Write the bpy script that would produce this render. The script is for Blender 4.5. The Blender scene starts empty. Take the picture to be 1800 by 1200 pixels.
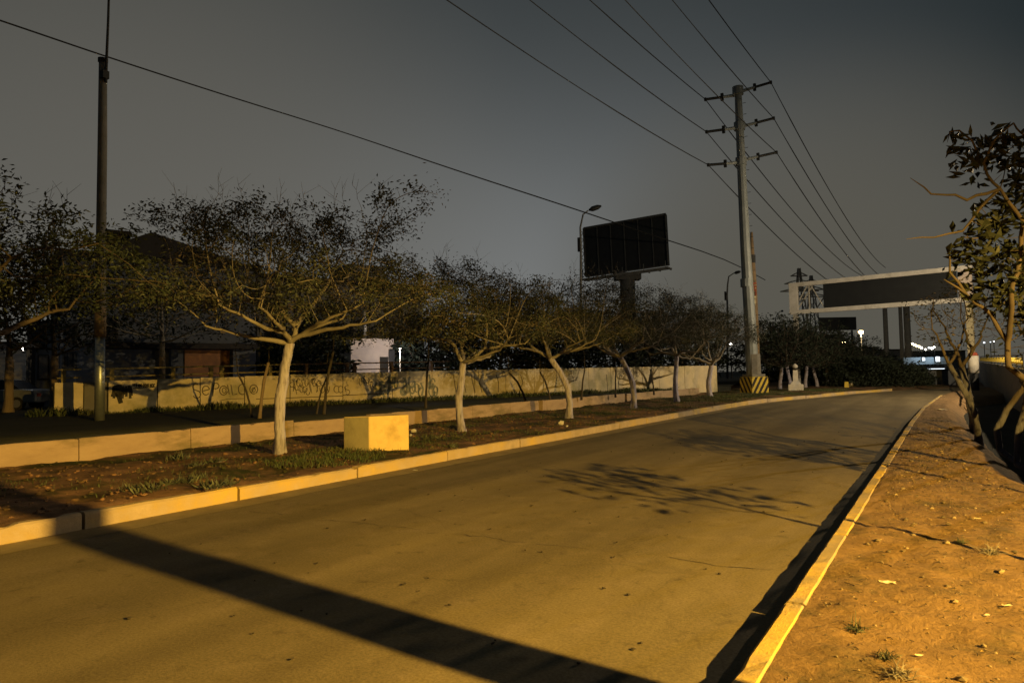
import bpy, math, random
import numpy as np
from mathutils import Vector, noise as mn
SC = bpy.context.scene
COL = SC.collection
RAD = math.radians
# ------------------------------------------------------------------ camera
YAW, PITCH, ROLL, ZC = RAD(32.4575), RAD(2.767), RAD(0.974), 1.9
_f = np.array([-math.sin(YAW)*math.cos(PITCH), math.cos(YAW)*math.cos(PITCH), math.sin(PITCH)])
_r0 = np.array([math.cos(YAW), math.sin(YAW), 0.0]); _u0 = np.cross(_r0, _f)
_r = _r0*math.cos(ROLL) - _u0*math.sin(ROLL); _u = _u0*math.cos(ROLL) + _r0*math.sin(ROLL)
cam_data = bpy.data.cameras.new('camera'); cam_data.lens = 24; cam_data.sensor_width = 36
cam_data.clip_start = 0.05; cam_data.clip_end = 3000
cam = bpy.data.objects.new('camera', cam_data); COL.objects.link(cam)
from mathutils import Matrix
cam.matrix_world = Matrix(((_r[0], _u[0], -_f[0], 0), (_r[1], _u[1], -_f[1], 0), (_r[2], _u[2], -_f[2], ZC), (0, 0, 0, 1)))
SC.camera = cam
CP = np.array([0, 0, ZC])
def at(px, py, D):
    """surveyed point: direction read off the 1800 px photograph, D metres in front of the camera"""
    return CP + D*(_f + (px-900)/1200*_r - (py-600)/1200*_u)
def onz(px, py, z):
    d = at(px, py, 1)-CP; return CP + d*(z-ZC)/d[2]
# ------------------------------------------------------------------ world: night sky lit by the city
SC.view_settings.view_transform = 'Standard'; SC.view_settings.look = 'None'
SC.view_settings.exposure = 0; SC.view_settings.gamma = 1
W = bpy.data.worlds.new('World'); SC.world = W; W.use_nodes = True
wt = W.node_tree; wt.nodes.clear()
def wn(t, **k):
    n = wt.nodes.new(t)
    for a, b in k.items(): setattr(n, a, b)
    return n
w_out = wn('ShaderNodeOutputWorld'); w_bg = wn('ShaderNodeBackground'); wt.links.new(w_bg.outputs[0], w_out.inputs[0])
w_tc = wn('ShaderNodeTexCoord')
def wdot(v):
    n = wn('ShaderNodeVectorMath', operation='DOT_PRODUCT'); v = Vector(v).normalized()
    wt.links.new(w_tc.outputs['Generated'], n.inputs[0]); n.inputs[1].default_value = v; return n.outputs['Value']
def wmap(src, a, b, smooth=True):
    n = wn('ShaderNodeMapRange', interpolation_type='SMOOTHSTEP' if smooth else 'LINEAR'); n.inputs[1].default_value = a; n.inputs[2].default_value = b
    wt.links.new(src, n.inputs[0]); return n.outputs[0]
def wmix(fac, a, b, bt='MIX'):
    n = wn('ShaderNodeMix', data_type='RGBA', blend_type=bt)
    if hasattr(fac, 'links'): wt.links.new(fac, n.inputs[0])
    else: n.inputs[0].default_value = fac
    for i, x in ((6, a), (7, b)):
        if hasattr(x, 'links'): wt.links.new(x, n.inputs[i])
        else: n.inputs[i].default_value = (*x, 1)
    return n.outputs[2]
_g = at(680, 600, 1)-CP
glow = wdot((_g[0], _g[1], 0))
zen = wdot((0, 0, 1))
def wmul(a, b):
    n = wn('ShaderNodeMath', operation='MULTIPLY'); wt.links.new(a, n.inputs[0])
    if hasattr(b, 'links'): wt.links.new(b, n.inputs[1])
    else: n.inputs[1].default_value = b
    return n.outputs[0]
w_no = wn('ShaderNodeTexNoise'); w_no.inputs['Scale'].default_value = 1.1; w_no.inputs['Detail'].default_value = 4
wt.links.new(w_tc.outputs['Generated'], w_no.inputs['Vector'])
fa = wmap(glow, 0.60, 1.0, False); fe = wn('ShaderNodeMapRange', interpolation_type='SMOOTHSTEP'); wt.links.new(zen, fe.inputs[0])
fe.inputs[1].default_value = 0.08; fe.inputs[2].default_value = 0.56; fe.inputs[3].default_value = 1.0; fe.inputs[4].default_value = 0.20
fn = wn('ShaderNodeMapRange'); wt.links.new(w_no.outputs['Fac'], fn.inputs[0]); fn.inputs[1].default_value = .3; fn.inputs[2].default_value = .7; fn.inputs[3].default_value = .88; fn.inputs[4].default_value = 1.1
fac = wmul(wmul(fa, fe.outputs[0]), fn.outputs[0])
c1 = wmix(fac, (0.018, 0.0245, 0.027), (0.192, 0.200, 0.199))
warm = wdot(at(1450, 640, 1)-CP)
c2 = wmix(wmap(warm, 0.90, 1.0), c1, (0.098, 0.092, 0.074))
warm2 = wdot(at(180, 480, 1)-CP)
c3 = wmix(wmap(warm2, 0.80, 1.08), c2, (0.115, 0.107, 0.088))
wt.links.new(c3, w_bg.inputs['Color']); w_bg.inputs['Strength'].default_value = 1.0
SKYBG = w_bg
# ------------------------------------------------------------------ helpers
def tag(o, label=None, cat=None, group=None, kind=None):
    if label: o['label'] = label
    if cat: o['category'] = cat
    if group: o['group'] = group
    if kind: o['kind'] = kind
    return o
def thing(name, label, cat, loc=(0, 0, 0), rz=0, group=None):
    o = bpy.data.objects.new(name, None); COL.objects.link(o); o.location = loc; o.rotation_euler = (0, 0, rz)
    o.empty_display_size = 0.2
    return tag(o, label, cat, group)
class MB:
    def __init__(s): s.v = []; s.f = []
    def add(s, vs, fs):
        n = len(s.v); s.v += [tuple(map(float, v)) for v in vs]; s.f += [tuple(i+n for i in f) for f in fs]; return s
    def box(s, c, d, rz=0, taper=1.0, rx=0, ry=0):
        hx, hy, hz = d[0]/2, d[1]/2, d[2]/2; vs = []
        cz, sz = math.cos(rz), math.sin(rz)
        for z in (-1, 1):
            t = taper if z > 0 else 1
            for x, y in ((-1, -1), (1, -1), (1, 1), (-1, 1)):
                X, Y, Z = x*hx*t, y*hy*t, z*hz
                if rx: Y, Z = Y*math.cos(rx)-Z*math.sin(rx), Y*math.sin(rx)+Z*math.cos(rx)
                if ry: X, Z = X*math.cos(ry)+Z*math.sin(ry), -X*math.sin(ry)+Z*math.cos(ry)
                vs.append((c[0]+X*cz-Y*sz, c[1]+X*sz+Y*cz, c[2]+Z))
        return s.add(vs, [(3, 2, 1, 0), (4, 5, 6, 7), (0, 1, 5, 4), (1, 2, 6, 5), (2, 3, 7, 6), (3, 0, 4, 7)])
    def beam(s, a, b, w, h=None):
        """square bar between two points"""
        a = Vector(a); b = Vector(b); h = h or w; d = (b-a).normalized()
        up = Vector((0, 0, 1)) if abs(d.z) < 0.95 else Vector((1, 0, 0))
        x = d.cross(up).normalized()*w/2; y = x.normalized().cross(d).normalized()*h/2
        vs = [p+i*x+j*y for p in (a, b) for i, j in ((-1, -1), (1, -1), (1, 1), (-1, 1))]
        return s.add(vs, [(0, 1, 2, 3), (7, 6, 5, 4), (0, 4, 5, 1), (1, 5, 6, 2), (2, 6, 7, 3), (3, 7, 4, 0)])
    def tube(s, pts, rad, n=8, wob=0, rng=None, cap=True):
        pts = [Vector(p) for p in pts]; m = len(pts)
        if not hasattr(rad, '__len__'): rad = [rad]*m
        px = None; vs = []
        for i, p in enumerate(pts):
            t = (pts[min(i+1, m-1)]-pts[max(i-1, 0)]).normalized()
            if px is None:
                u = Vector((0, 0, 1)) if abs(t.z) < 0.9 else Vector((1, 0, 0)); px = t.cross(u).normalized()
            else: px = (px - t*px.dot(t)).normalized()
            py = t.cross(px)
            for k in range(n):
                a = 2*math.pi*k/n; r = rad[i]
                if wob: r *= 1+wob*(mn.noise(Vector((math.cos(a)*1.7+i*.37, math.sin(a)*1.7, i*.45))))*2
                vs.append(p+px*math.cos(a)*r+py*math.sin(a)*r)
        fs = [(i*n+k, i*n+(k+1) % n, (i+1)*n+(k+1) % n, (i+1)*n+k) for i in range(m-1) for k in range(n)]
        if cap: fs += [tuple(reversed(range(n))), tuple((m-1)*n+k for k in range(n))]
        return s.add(vs, fs)
    def ico(s, c, r, sq=(1, 1, 1), jit=0, rng=random):
        t = (1+5**.5)/2
        V = [(-1, t, 0), (1, t, 0), (-1, -t, 0), (1, -t, 0), (0, -1, t), (0, 1, t), (0, -1, -t), (0, 1, -t), (t, 0, -1), (t, 0, 1), (-t, 0, -1), (-t, 0, 1)]
        F = [(0, 11, 5), (0, 5, 1), (0, 1, 7), (0, 7, 10), (0, 10, 11), (1, 5, 9), (5, 11, 4), (11, 10, 2), (10, 7, 6), (7, 1, 8), (3, 9, 4), (3, 4, 2), (3, 2, 6), (3, 6, 8), (3, 8, 9), (4, 9, 5), (2, 4, 11), (6, 2, 10), (8, 6, 7), (9, 8, 1)]
        vs = []
        for v in V:
            k = r/1.9*(1+jit*(rng.random()-.5)*2); vs.append((c[0]+v[0]*k*sq[0], c[1]+v[1]*k*sq[1], c[2]+v[2]*k*sq[2]))
        return s.add(vs, F)
    def build(s, name, mat, parent=None, smooth=False, bevel=0):
        me = bpy.data.meshes.new(name); me.from_pydata(s.v, [], s.f); me.materials.append(mat)
        if smooth: me.polygons.foreach_set('use_smooth', [True]*len(me.polygons))
        o = bpy.data.objects.new(name, me); COL.objects.link(o)
        if parent is not None: o.parent = parent
        if bevel:
            b = o.modifiers.new('bevel', 'BEVEL'); b.width = bevel; b.segments = 2; b.limit_method = 'ANGLE'
        return o
def copy_tree(o, parent=None):
    c = o.copy(); COL.objects.link(c)
    if parent is not None: c.parent = parent
    for ch in list(o.children):
        copy_tree(ch, c)
    return c
# ------------------------------------------------------------------ materials
def pm(name, c1, c2=None, scale=4.0, rough=0.85, bump=0.0, bscale=None, c3=None, s3=0.6, t3=(0.5, 0.65), metal=0, island=False, emit=None, es=1, detail=8, stretch=None, spec=0.4, vor=0):
    m = bpy.data.materials.new(name); m.use_nodes = True; t = m.node_tree; b = t.nodes['Principled BSDF']
    b.inputs['Roughness'].default_value = rough; b.inputs['Metallic'].default_value = metal
    b.inputs['Specular IOR Level'].default_value = spec
    L = t.links.new; N = t.nodes.new
    if emit:
        b.inputs['Base Color'].default_value = (*c1, 1)
        b.inputs['Emission Color'].default_value = (*emit, 1); b.inputs['Emission Strength'].default_value = es; return m
    c2 = c2 or tuple(x*0.8 for x in c1)
    tc = N('ShaderNodeTexCoord'); vec = tc.outputs['Object']
    if stretch:
        mp = N('ShaderNodeMapping'); mp.inputs['Scale'].default_value = stretch; L(vec, mp.inputs[0]); vec = mp.outputs[0]
    n = N('ShaderNodeTexNoise'); n.inputs['Scale'].default_value = scale; n.inputs['Detail'].default_value = detail; n.inputs['Roughness'].default_value = 0.65; L(vec, n.inputs['Vector'])
    r = N('ShaderNodeMapRange'); r.inputs[1].default_value = 0.35; r.inputs[2].default_value = 0.65; L(n.outputs['Fac'], r.inputs[0])
    mx = N('ShaderNodeMix'); mx.data_type = 'RGBA'; L(r.outputs[0], mx.inputs[0]); mx.inputs[6].default_value = (*c1, 1); mx.inputs[7].default_value = (*c2, 1)
    out = mx.outputs[2]
    if c3:
        n3 = N('ShaderNodeTexNoise'); n3.inputs['Scale'].default_value = s3; n3.inputs['Detail'].default_value = 10; n3.inputs['Roughness'].default_value = 0.7; L(vec, n3.inputs['Vector'])
        r3 = N('ShaderNodeMapRange'); r3.inputs[1].default_value = t3[0]; r3.inputs[2].default_value = t3[1]; L(n3.outputs['Fac'], r3.inputs[0])
        m3 = N('ShaderNodeMix'); m3.data_type = 'RGBA'; L(r3.outputs[0], m3.inputs[0]); L(out, m3.inputs[6]); m3.inputs[7].default_value = (*c3, 1); out = m3.outputs[2]
    if island:
        g = N('ShaderNodeNewGeometry'); r4 = N('ShaderNodeMapRange'); r4.inputs[3].default_value = 0.45; r4.inputs[4].default_value = 1.5; L(g.outputs['Random Per Island'], r4.inputs[0])
        m4 = N('ShaderNodeVectorMath'); m4.operation = 'SCALE'; L(out, m4.inputs[0]); L(r4.outputs[0], m4.inputs['Scale']); out = m4.outputs[0]
    L(out, b.inputs['Base Color'])
    if bump:
        nb = N('ShaderNodeTexNoise'); nb.inputs['Scale'].default_value = bscale or scale*4; nb.inputs['Detail'].default_value = 8; nb.inputs['Roughness'].default_value = 0.7; L(vec, nb.inputs['Vector'])
        bp = N('ShaderNodeBump'); bp.inputs['Strength'].default_value = 1.0; bp.inputs['Distance'].default_value = bump; L(nb.outputs['Fac'], bp.inputs['Height']); L(bp.outputs[0], b.inputs['Normal'])
    return m
def pm_road(*a, **k):
    # wheel-polished lanes, fine grain and hairline cracks over the base asphalt
    m = pm(*a, **k); t = m.node_tree; N = t.nodes.new; L = t.links.new; b = t.nodes['Principled BSDF']
    src = b.inputs['Base Color'].links[0].from_socket; tc = N('ShaderNodeTexCoord')
    def layer(vec_scale, scale, lo, hi, c0, c1, src, det=6):
        mp = N('ShaderNodeMapping'); mp.inputs['Scale'].default_value = vec_scale; L(tc.outputs['Object'], mp.inputs[0])
        n = N('ShaderNodeTexNoise'); n.inputs['Scale'].default_value = scale; n.inputs['Detail'].default_value = det; L(mp.outputs[0], n.inputs['Vector'])
        r = N('ShaderNodeMapRange'); r.inputs[1].default_value = lo; r.inputs[2].default_value = hi; r.inputs[3].default_value = c0; r.inputs[4].default_value = c1; L(n.outputs['Fac'], r.inputs[0])
        v = N('ShaderNodeVectorMath'); v.operation = 'SCALE'; L(src, v.inputs[0]); L(r.outputs[0], v.inputs['Scale']); return v.outputs[0]
    src = layer((1, .07, 1), .9, .35, .65, .72, 1.22, src)
    src = layer((1, 1, 1), 45, .3, .7, .78, 1.2, src, 3)
    src = layer((1, 1, 1), 5, .6, .72, 1, .72, src, 10)
    vo = N('ShaderNodeTexVoronoi'); vo.feature = 'DISTANCE_TO_EDGE'; vo.inputs['Scale'].default_value = .22
    wn_ = N('ShaderNodeTexNoise'); wn_.inputs['Scale'].default_value = 1.2; wn_.inputs['Detail'].default_value = 8; L(tc.outputs['Object'], wn_.inputs['Vector'])
    ad = N('ShaderNodeVectorMath'); ad.operation = 'MULTIPLY_ADD'; L(wn_.outputs['Color'], ad.inputs[0]); ad.inputs[1].default_value = (1.3, 1.3, 0); L(tc.outputs['Object'], ad.inputs[2]); L(ad.outputs[0], vo.inputs['Vector'])
    r = N('ShaderNodeMapRange'); r.inputs[1].default_value = .0; r.inputs[2].default_value = .006; r.inputs[3].default_value = .86; r.inputs[4].default_value = 1; L(vo.outputs['Distance'], r.inputs[0])
    v = N('ShaderNodeVectorMath'); v.operation = 'SCALE'; L(src, v.inputs[0]); L(r.outputs[0], v.inputs['Scale']); L(v.outputs[0], b.inputs['Base Color']); return m
M = {}
M['asphalt'] = pm_road('worn_asphalt', (0.180, 0.146, 0.085), (0.138, 0.113, 0.068), 0.35, 0.9, 0.004, 90, c3=(0.20, 0.16, 0.11), s3=2.2, t3=(0.52, 0.75), spec=0.2)
M['gutter'] = pm('pale_gutter_concrete', (0.31, 0.25, 0.14), (0.21, 0.165, 0.09), 1.5, 0.9, 0.004, 60, spec=0.2)
M['kerb_y'] = pm('worn_yellow_kerb_paint', (0.60, 0.42, 0.10), (0.50, 0.35, 0.10), 6, 0.85, 0.010, 28, c3=(0.34, 0.27, 0.17), s3=0.9, t3=(0.42, 0.56), spec=0.2)
M['kerb_l'] = pm('dusty_kerb_concrete', (0.46, 0.36, 0.24), (0.34, 0.27, 0.18), 4, 0.85, 0.012, 22, c3=(0.56, 0.39, 0.09), s3=0.5, t3=(0.45, 0.62), spec=0.2)
M['dirt'] = pm('dry_sandy_dirt', (0.28, 0.182, 0.095), (0.19, 0.122, 0.060), 3.2, 0.95, 0.035, 16, c3=(0.115, 0.088, 0.048), s3=1.5, t3=(0.52, 0.66), spec=0.1)
M['soil'] = pm('brown_planting_soil', (0.31, 0.18, 0.10), (0.13, 0.082, 0.052), 1.8, 0.95, 0.03, 14, c3=(0.045, 0.052, 0.02), s3=0.55, t3=(0.46, 0.6), spec=0.1)
M['dark_ground'] = pm('dark_ground', (0.045, 0.045, 0.038), (0.03, 0.034, 0.026), 0.8, 0.95, 0.02, 12, spec=0.1)
M['wall'] = pm('stained_cream_wall', (0.66, 0.57, 0.38), (0.56, 0.48, 0.33), 1.8, 0.9, 0.006, 30, c3=(0.26, 0.25, 0.13), s3=0.42, t3=(0.50, 0.70), spec=0.2)
M['retwall'] = pm('rough_retaining_concrete', (0.46, 0.34, 0.22), (0.36, 0.26, 0.17), 1.6, 0.9, 0.012, 16, c3=(0.24, 0.19, 0.10), s3=0.8, t3=(0.52, 0.66), stretch=(1, 0.6, 2.0), spec=0.2)
M['joint'] = pm('dark_joint', (0.03, 0.028, 0.02), rough=0.95)
M['graffiti'] = pm('faded_spray_paint', (0.075, 0.062, 0.042), (0.13, 0.105, 0.07), 9, 0.8)
M['graffiti_k'] = pm('black_spray_paint', (0.015, 0.014, 0.014), (0.05, 0.045, 0.035), 9, 0.7)
M['graffiti_b'] = pm('blue_green_spray_paint', (0.16, 0.20, 0.18), (0.30, 0.27, 0.18), 5, 0.8)
M['rail_y'] = pm('weathered_yellow_railing', (0.26, 0.21, 0.07), (0.17, 0.14, 0.06), 5, 0.8)
M['rail_b'] = pm('rusty_brown_railing', (0.12, 0.07, 0.04), (0.07, 0.045, 0.03), 6, 0.8)
M['block'] = pm('yellow_painted_block', (0.80, 0.61, 0.26), (0.72, 0.54, 0.23), 2.5, 0.8, 0.004, 30, c3=(0.50, 0.35, 0.13), s3=1.6, t3=(0.52, 0.72), spec=0.2)
M['white_g'] = pm('white_gantry_paint', (0.82, 0.80, 0.78), (0.66, 0.64, 0.61), 1.5, 0.6, c3=(0.45, 0.42, 0.38), s3=1.2, t3=(.55, .75))
M['frame_d'] = pm('dull_billboard_steel', (0.085, 0.09, 0.10), (0.06, 0.065, 0.07), 2, 0.7)
M['block_s'] = pm('dull_block_render', (0.40, 0.36, 0.22), (0.32, 0.29, 0.18), 2.5, 0.85, 0.008, 20, c3=(0.22, 0.20, 0.12), s3=1.3, t3=(.5, .7))
M['white'] = pm('dirty_white_paint', (0.62, 0.60, 0.56), (0.48, 0.46, 0.42), 2.5, 0.7)
M['pole_conc'] = pm('grey_pole_concrete', (0.21, 0.20, 0.18), (0.15, 0.145, 0.13), 3, 0.85, 0.004, 30, spec=0.25)
M['pole_rust'] = pm('orange_stained_concrete', (0.24, 0.17, 0.10), (0.18, 0.13, 0.08), 4, 0.85)
M['steel'] = pm('galvanised_steel', (0.38, 0.42, 0.45), (0.26, 0.30, 0.33), 3, 0.42, metal=0.75)
M['steel_t'] = pm('grey_steel_pole', (0.27, 0.30, 0.32), (0.21, 0.24, 0.255), 1.5, 0.6, metal=0.2)
M['darkmetal'] = pm('dark_metal', (0.035, 0.037, 0.04), (0.02, 0.022, 0.025), 3, 0.6)
M['midmetal'] = pm('weathered_grey_metal', (0.22, 0.225, 0.23), (0.15, 0.155, 0.16), 3, 0.6)
M['panel'] = pm('dark_billboard_sheet', (0.022, 0.026, 0.032), (0.015, 0.018, 0.024), 1.2, 0.6)
M['wire'] = pm('black_cable', (0.015, 0.015, 0.015), rough=0.7)
M['yellow'] = pm('hazard_yellow', (0.62, 0.46, 0.06), (0.50, 0.38, 0.06), 3, 0.8)
M['black'] = pm('hazard_black', (0.02, 0.02, 0.02), (0.035, 0.03, 0.025), 3, 0.8)
M['house'] = pm('dim_grey_plaster', (0.17, 0.165, 0.155), (0.13, 0.125, 0.12), 0.8, 0.9)
M['house_b'] = pm('dim_blue_grey_plaster', (0.125, 0.135, 0.155), (0.09, 0.10, 0.12), 0.8, 0.9)
M['house_p'] = pm('pale_pink_plaster', (0.70, 0.60, 0.54), (0.60, 0.52, 0.47), 1.2, 0.9)
M['roof'] = pm('dark_roof', (0.04, 0.035, 0.032), rough=0.9)
M['glass'] = pm('dark_glass', (0.012, 0.014, 0.02), rough=0.55, spec=0.3)
M['door_b'] = pm('brown_garage_door', (0.36, 0.17, 0.075), (0.26, 0.13, 0.06), 1.5, 0.8)
M['leaf'] = pm('olive_leaves', (0.062, 0.070, 0.055), (0.045, 0.058, 0.048), 0.9, 0.7, island=True, spec=0.25)
M['leaf_dry'] = pm('brown_olive_leaves', (0.115, 0.092, 0.072), (0.075, 0.070, 0.056), 1.1, 0.75, island=True, spec=0.2)
M['leaf_big'] = pm('broad_green_leaves', (0.022, 0.026, 0.017), (0.015, 0.020, 0.014), 0.9, 0.6, island=True, spec=0.3)
M['leaf_dark'] = pm('dark_evergreen_leaves', (0.028, 0.038, 0.028), (0.020, 0.029, 0.022), 0.9, 0.8, island=True, spec=0.2)
M['twig_r'] = pm('brown_bare_branches', (0.07, 0.054, 0.044), (0.045, 0.035, 0.03), 3, 0.85)
M['twig'] = pm('grey_brown_twigs', (0.27, 0.245, 0.21), (0.15, 0.135, 0.115), 3, 0.85)
M['twig_dark'] = pm('dark_twigs', (0.06, 0.05, 0.04), rough=0.9)
M['grass'] = pm('green_grass_blades', (0.050, 0.075, 0.025), (0.075, 0.080, 0.03), 0.7, 0.8, island=True)
M['weed'] = pm('grey_green_weeds', (0.085, 0.095, 0.058), (0.06, 0.07, 0.045), 1.2, 0.8, island=True)
M['stone'] = pm('small_stones', (0.26, 0.20, 0.12), (0.16, 0.125, 0.08), 3, 0.9, island=True)
M['litter'] = pm('pale_paper_litter', (0.75, 0.66, 0.45), (0.62, 0.55, 0.40), 6, 0.7)
M['car_d'] = pm('dark_car_paint', (0.03, 0.033, 0.045), rough=0.3, spec=0.6)
M['car_s'] = pm('silver_grey_car_paint', (0.16, 0.17, 0.18), rough=0.35, spec=0.6)
M['rubber'] = pm('black_rubber', (0.015, 0.015, 0.015), rough=0.9)
M['rim'] = pm('grey_wheel_rim', (0.25, 0.25, 0.25), rough=0.4, metal=0.6)
M['lamp_w'] = pm('white_lamp_glass', (1, 1, 1), emit=(1.0, 0.93, 0.80), es=14)
M['lamp_y'] = pm('warm_lamp_glass', (1, 1, 1), emit=(1.0, 0.80, 0.36), es=16)
M['lamp_o'] = pm('sodium_lamp_glass', (1, 1, 1), emit=(1.0, 0.62, 0.22), es=20)
M['lamp_b'] = pm('cold_lamp_glass', (1, 1, 1), emit=(0.80, 0.90, 1.0), es=2)
M['lit_win'] = pm('lit_window', (1, 1, 1), emit=(1.0, 0.78, 0.38), es=2.2)
M['lamp_red'] = pm('red_tail_glass', (0.4, 0.02, 0.02), emit=(1.0, 0.04, 0.05), es=1.2)
M['sign_r'] = pm('red_orange_paint', (0.34, 0.075, 0.04), (0.24, 0.05, 0.03), 6, 0.7)
M['sign_w'] = pm('cream_paint', (0.62, 0.55, 0.36), rough=0.7)
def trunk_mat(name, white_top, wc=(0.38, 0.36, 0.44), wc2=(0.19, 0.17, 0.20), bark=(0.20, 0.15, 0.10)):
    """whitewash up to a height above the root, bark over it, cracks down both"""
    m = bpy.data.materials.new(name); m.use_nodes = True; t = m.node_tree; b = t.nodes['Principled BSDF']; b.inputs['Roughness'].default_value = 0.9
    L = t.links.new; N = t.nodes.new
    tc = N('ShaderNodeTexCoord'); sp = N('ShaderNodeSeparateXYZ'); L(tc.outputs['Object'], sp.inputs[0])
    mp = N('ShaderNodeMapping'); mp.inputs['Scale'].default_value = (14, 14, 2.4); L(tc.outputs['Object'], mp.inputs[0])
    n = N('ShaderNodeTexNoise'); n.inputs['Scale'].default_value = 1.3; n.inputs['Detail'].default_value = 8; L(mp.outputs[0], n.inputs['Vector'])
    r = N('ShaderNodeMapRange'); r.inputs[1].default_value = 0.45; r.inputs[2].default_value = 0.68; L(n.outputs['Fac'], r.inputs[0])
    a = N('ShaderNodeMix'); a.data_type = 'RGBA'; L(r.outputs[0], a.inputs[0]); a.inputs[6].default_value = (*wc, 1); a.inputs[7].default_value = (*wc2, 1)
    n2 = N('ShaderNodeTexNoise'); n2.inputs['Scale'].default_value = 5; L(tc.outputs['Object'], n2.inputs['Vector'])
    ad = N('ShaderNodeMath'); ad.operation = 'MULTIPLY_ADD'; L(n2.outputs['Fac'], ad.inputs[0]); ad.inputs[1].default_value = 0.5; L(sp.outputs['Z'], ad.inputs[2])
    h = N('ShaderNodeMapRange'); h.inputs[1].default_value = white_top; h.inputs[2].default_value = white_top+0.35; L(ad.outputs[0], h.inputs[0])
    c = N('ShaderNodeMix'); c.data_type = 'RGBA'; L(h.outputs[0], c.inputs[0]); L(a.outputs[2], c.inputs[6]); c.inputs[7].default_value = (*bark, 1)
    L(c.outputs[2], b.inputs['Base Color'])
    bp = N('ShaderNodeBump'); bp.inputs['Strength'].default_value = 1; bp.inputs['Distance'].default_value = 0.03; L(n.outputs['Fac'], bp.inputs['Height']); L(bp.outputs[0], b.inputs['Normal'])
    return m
M['trunk_w'] = trunk_mat('whitewashed_bark', 2.75, bark=(0.30, 0.235, 0.15))
M['trunk_hi'] = trunk_mat('whitewashed_bark_shaded', 1.9, (0.095, 0.095, 0.13), (0.05, 0.05, 0.065), bark=(.055, .043, .036))  # whitewash darkened in the colour, for right-hand trunks standing in shade
M['trunk_b'] = trunk_mat('brown_bark', -5)
# ------------------------------------------------------------------ street lamps that light the place
def street_light(name, label, loc, aim, H, energy, color, cone=(0.02, 0.14), blend=0.25, radius=0.10, spill=0.05):
    t = thing(name, label, 'street lamp', (loc[0], loc[1], 0))
    d = Vector((aim[0]-loc[0], aim[1]-loc[1], 0)).normalized(); side = -d*1.6
    MB().tube([side, side+Vector((0, 0, H-0.6)), side*0.85+Vector((0, 0, H+0.1)), side*0.4+Vector((0, 0, H+0.3)), Vector((0, 0, H+0.22))], [.11, .08, .05, .04, .035], 12).build('pole', M['midmetal'], t, True)
    MB().box((0, 0, H+0.17), (.26, .62, .14), math.atan2(d.y, d.x)-math.pi/2, 0.7).build('lamp_head', M['midmetal'], t, bevel=.02)
    MB().box((0, 0, H+0.08), (.18, .40, .03), math.atan2(d.y, d.x)-math.pi/2).build('lamp_glass', M['lamp_o'], t)
    ld = bpy.data.lights.new('street_light', 'POINT'); ld.energy = energy; ld.color = color; ld.shadow_soft_size = radius
    # luminaire with a flat glass: wide throw below the horizontal, cut off above it
    ld.use_nodes = True; nt = ld.node_tree; em = nt.nodes['Emission']; L = nt.links.new
    tc = nt.nodes.new('ShaderNodeTexCoord'); sp = nt.nodes.new('ShaderNodeSeparateXYZ'); L(tc.outputs['Normal'], sp.inputs[0])
    a = nt.nodes.new('ShaderNodeMapRange'); a.interpolation_type = 'SMOOTHSTEP'; a.inputs[1].default_value = -cone[0]; a.inputs[2].default_value = -cone[1]; L(sp.outputs['Z'], a.inputs[0])
    c = nt.nodes.new('ShaderNodeMapRange'); c.inputs[1].default_value = 0; c.inputs[2].default_value = -1; c.inputs[3].default_value = 1; c.inputs[4].default_value = blend; L(sp.outputs['Z'], c.inputs[0])
    mu = nt.nodes.new('ShaderNodeMath'); mu.operation = 'MULTIPLY'; L(a.outputs[0], mu.inputs[0]); L(c.outputs[0], mu.inputs[1]); 
    m2 = nt.nodes.new('ShaderNodeMath'); m2.operation = 'MAXIMUM'; L(mu.outputs[0], m2.inputs[0]); m2.inputs[1].default_value = spill; L(m2.outputs[0], em.inputs['Strength'])
    lo = bpy.data.objects.new('street_light', ld); COL.objects.link(lo); lo.location = (loc[0], loc[1], H)
    return t
SOD = (1.0, 0.59, 0.10)
street_light('street_lamp', 'sodium street lamp on a curved arm beyond the dirt verge, nearest the camera', (8, 3), (-4, 9, 0), 4.6, 30000, SOD, (-0.03, 0.10), 0.40, 0.06, 0.02)
street_light('street_lamp', 'added whitish lamp on a curved arm, unseen right of the frame, lighting the gantry', (10, 46), (-6, 60, 0), 9.0, 21000, (1.0, .76, .44), (-0.7, -0.3), 0.5)  # added out of view to whiten the gantry, monument and far trunks
# ------------------------------------------------------------------ setting: ground sheets
def sheet(name, rows, mat):
    m = MB(); n = len(rows[0]); m.v = [tuple(map(float, p)) for r in rows for p in r]
    for i in range(len(rows)-1):
        for j in range(n-1):
            m.f.append((i*n+j, i*n+j+1, (i+1)*n+j+1, (i+1)*n+j))
    return tag(m.build(name, mat, smooth=True), kind='structure')
def lerp_table(tab, y):
    for (a, xa), (b, xb) in zip(tab, tab[1:]):
        if y <= b: return xa+(xb-xa)*(y-a)/(b-a)
    return tab[-1][1]
LK = [(-30, -9.45), (38, -9.47), (42, -9.1), (46.5, -8.2), (52, -7.2), (57.5, -6.1), (66, -3.4), (76, 1.5), (88, 9), (100, 18)]
RK = [(-30, -1.12), (26, -1.11), (35, -1.02), (43, -0.75), (50, -.5), (58, .1), (66, 1.2), (76, 4), (88, 9), (100, 16)]
lk = lambda y: lerp_table(LK, y)
rk = lambda y: lerp_table(RK, y)
ys_all = [-30, -20, -12, -6]+[i*1.0 for i in range(-4, 60)]+[60+i*2 for i in range(21)]
m = MB(); m.add([(-900, -300, -.35), (900, -300, -.35), (900, 1800, -.35), (-900, 1800, -.35)], [(0, 1, 2, 3)])
tag(m.build('ground', M['dark_ground']), kind='structure')
rows = []
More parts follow.
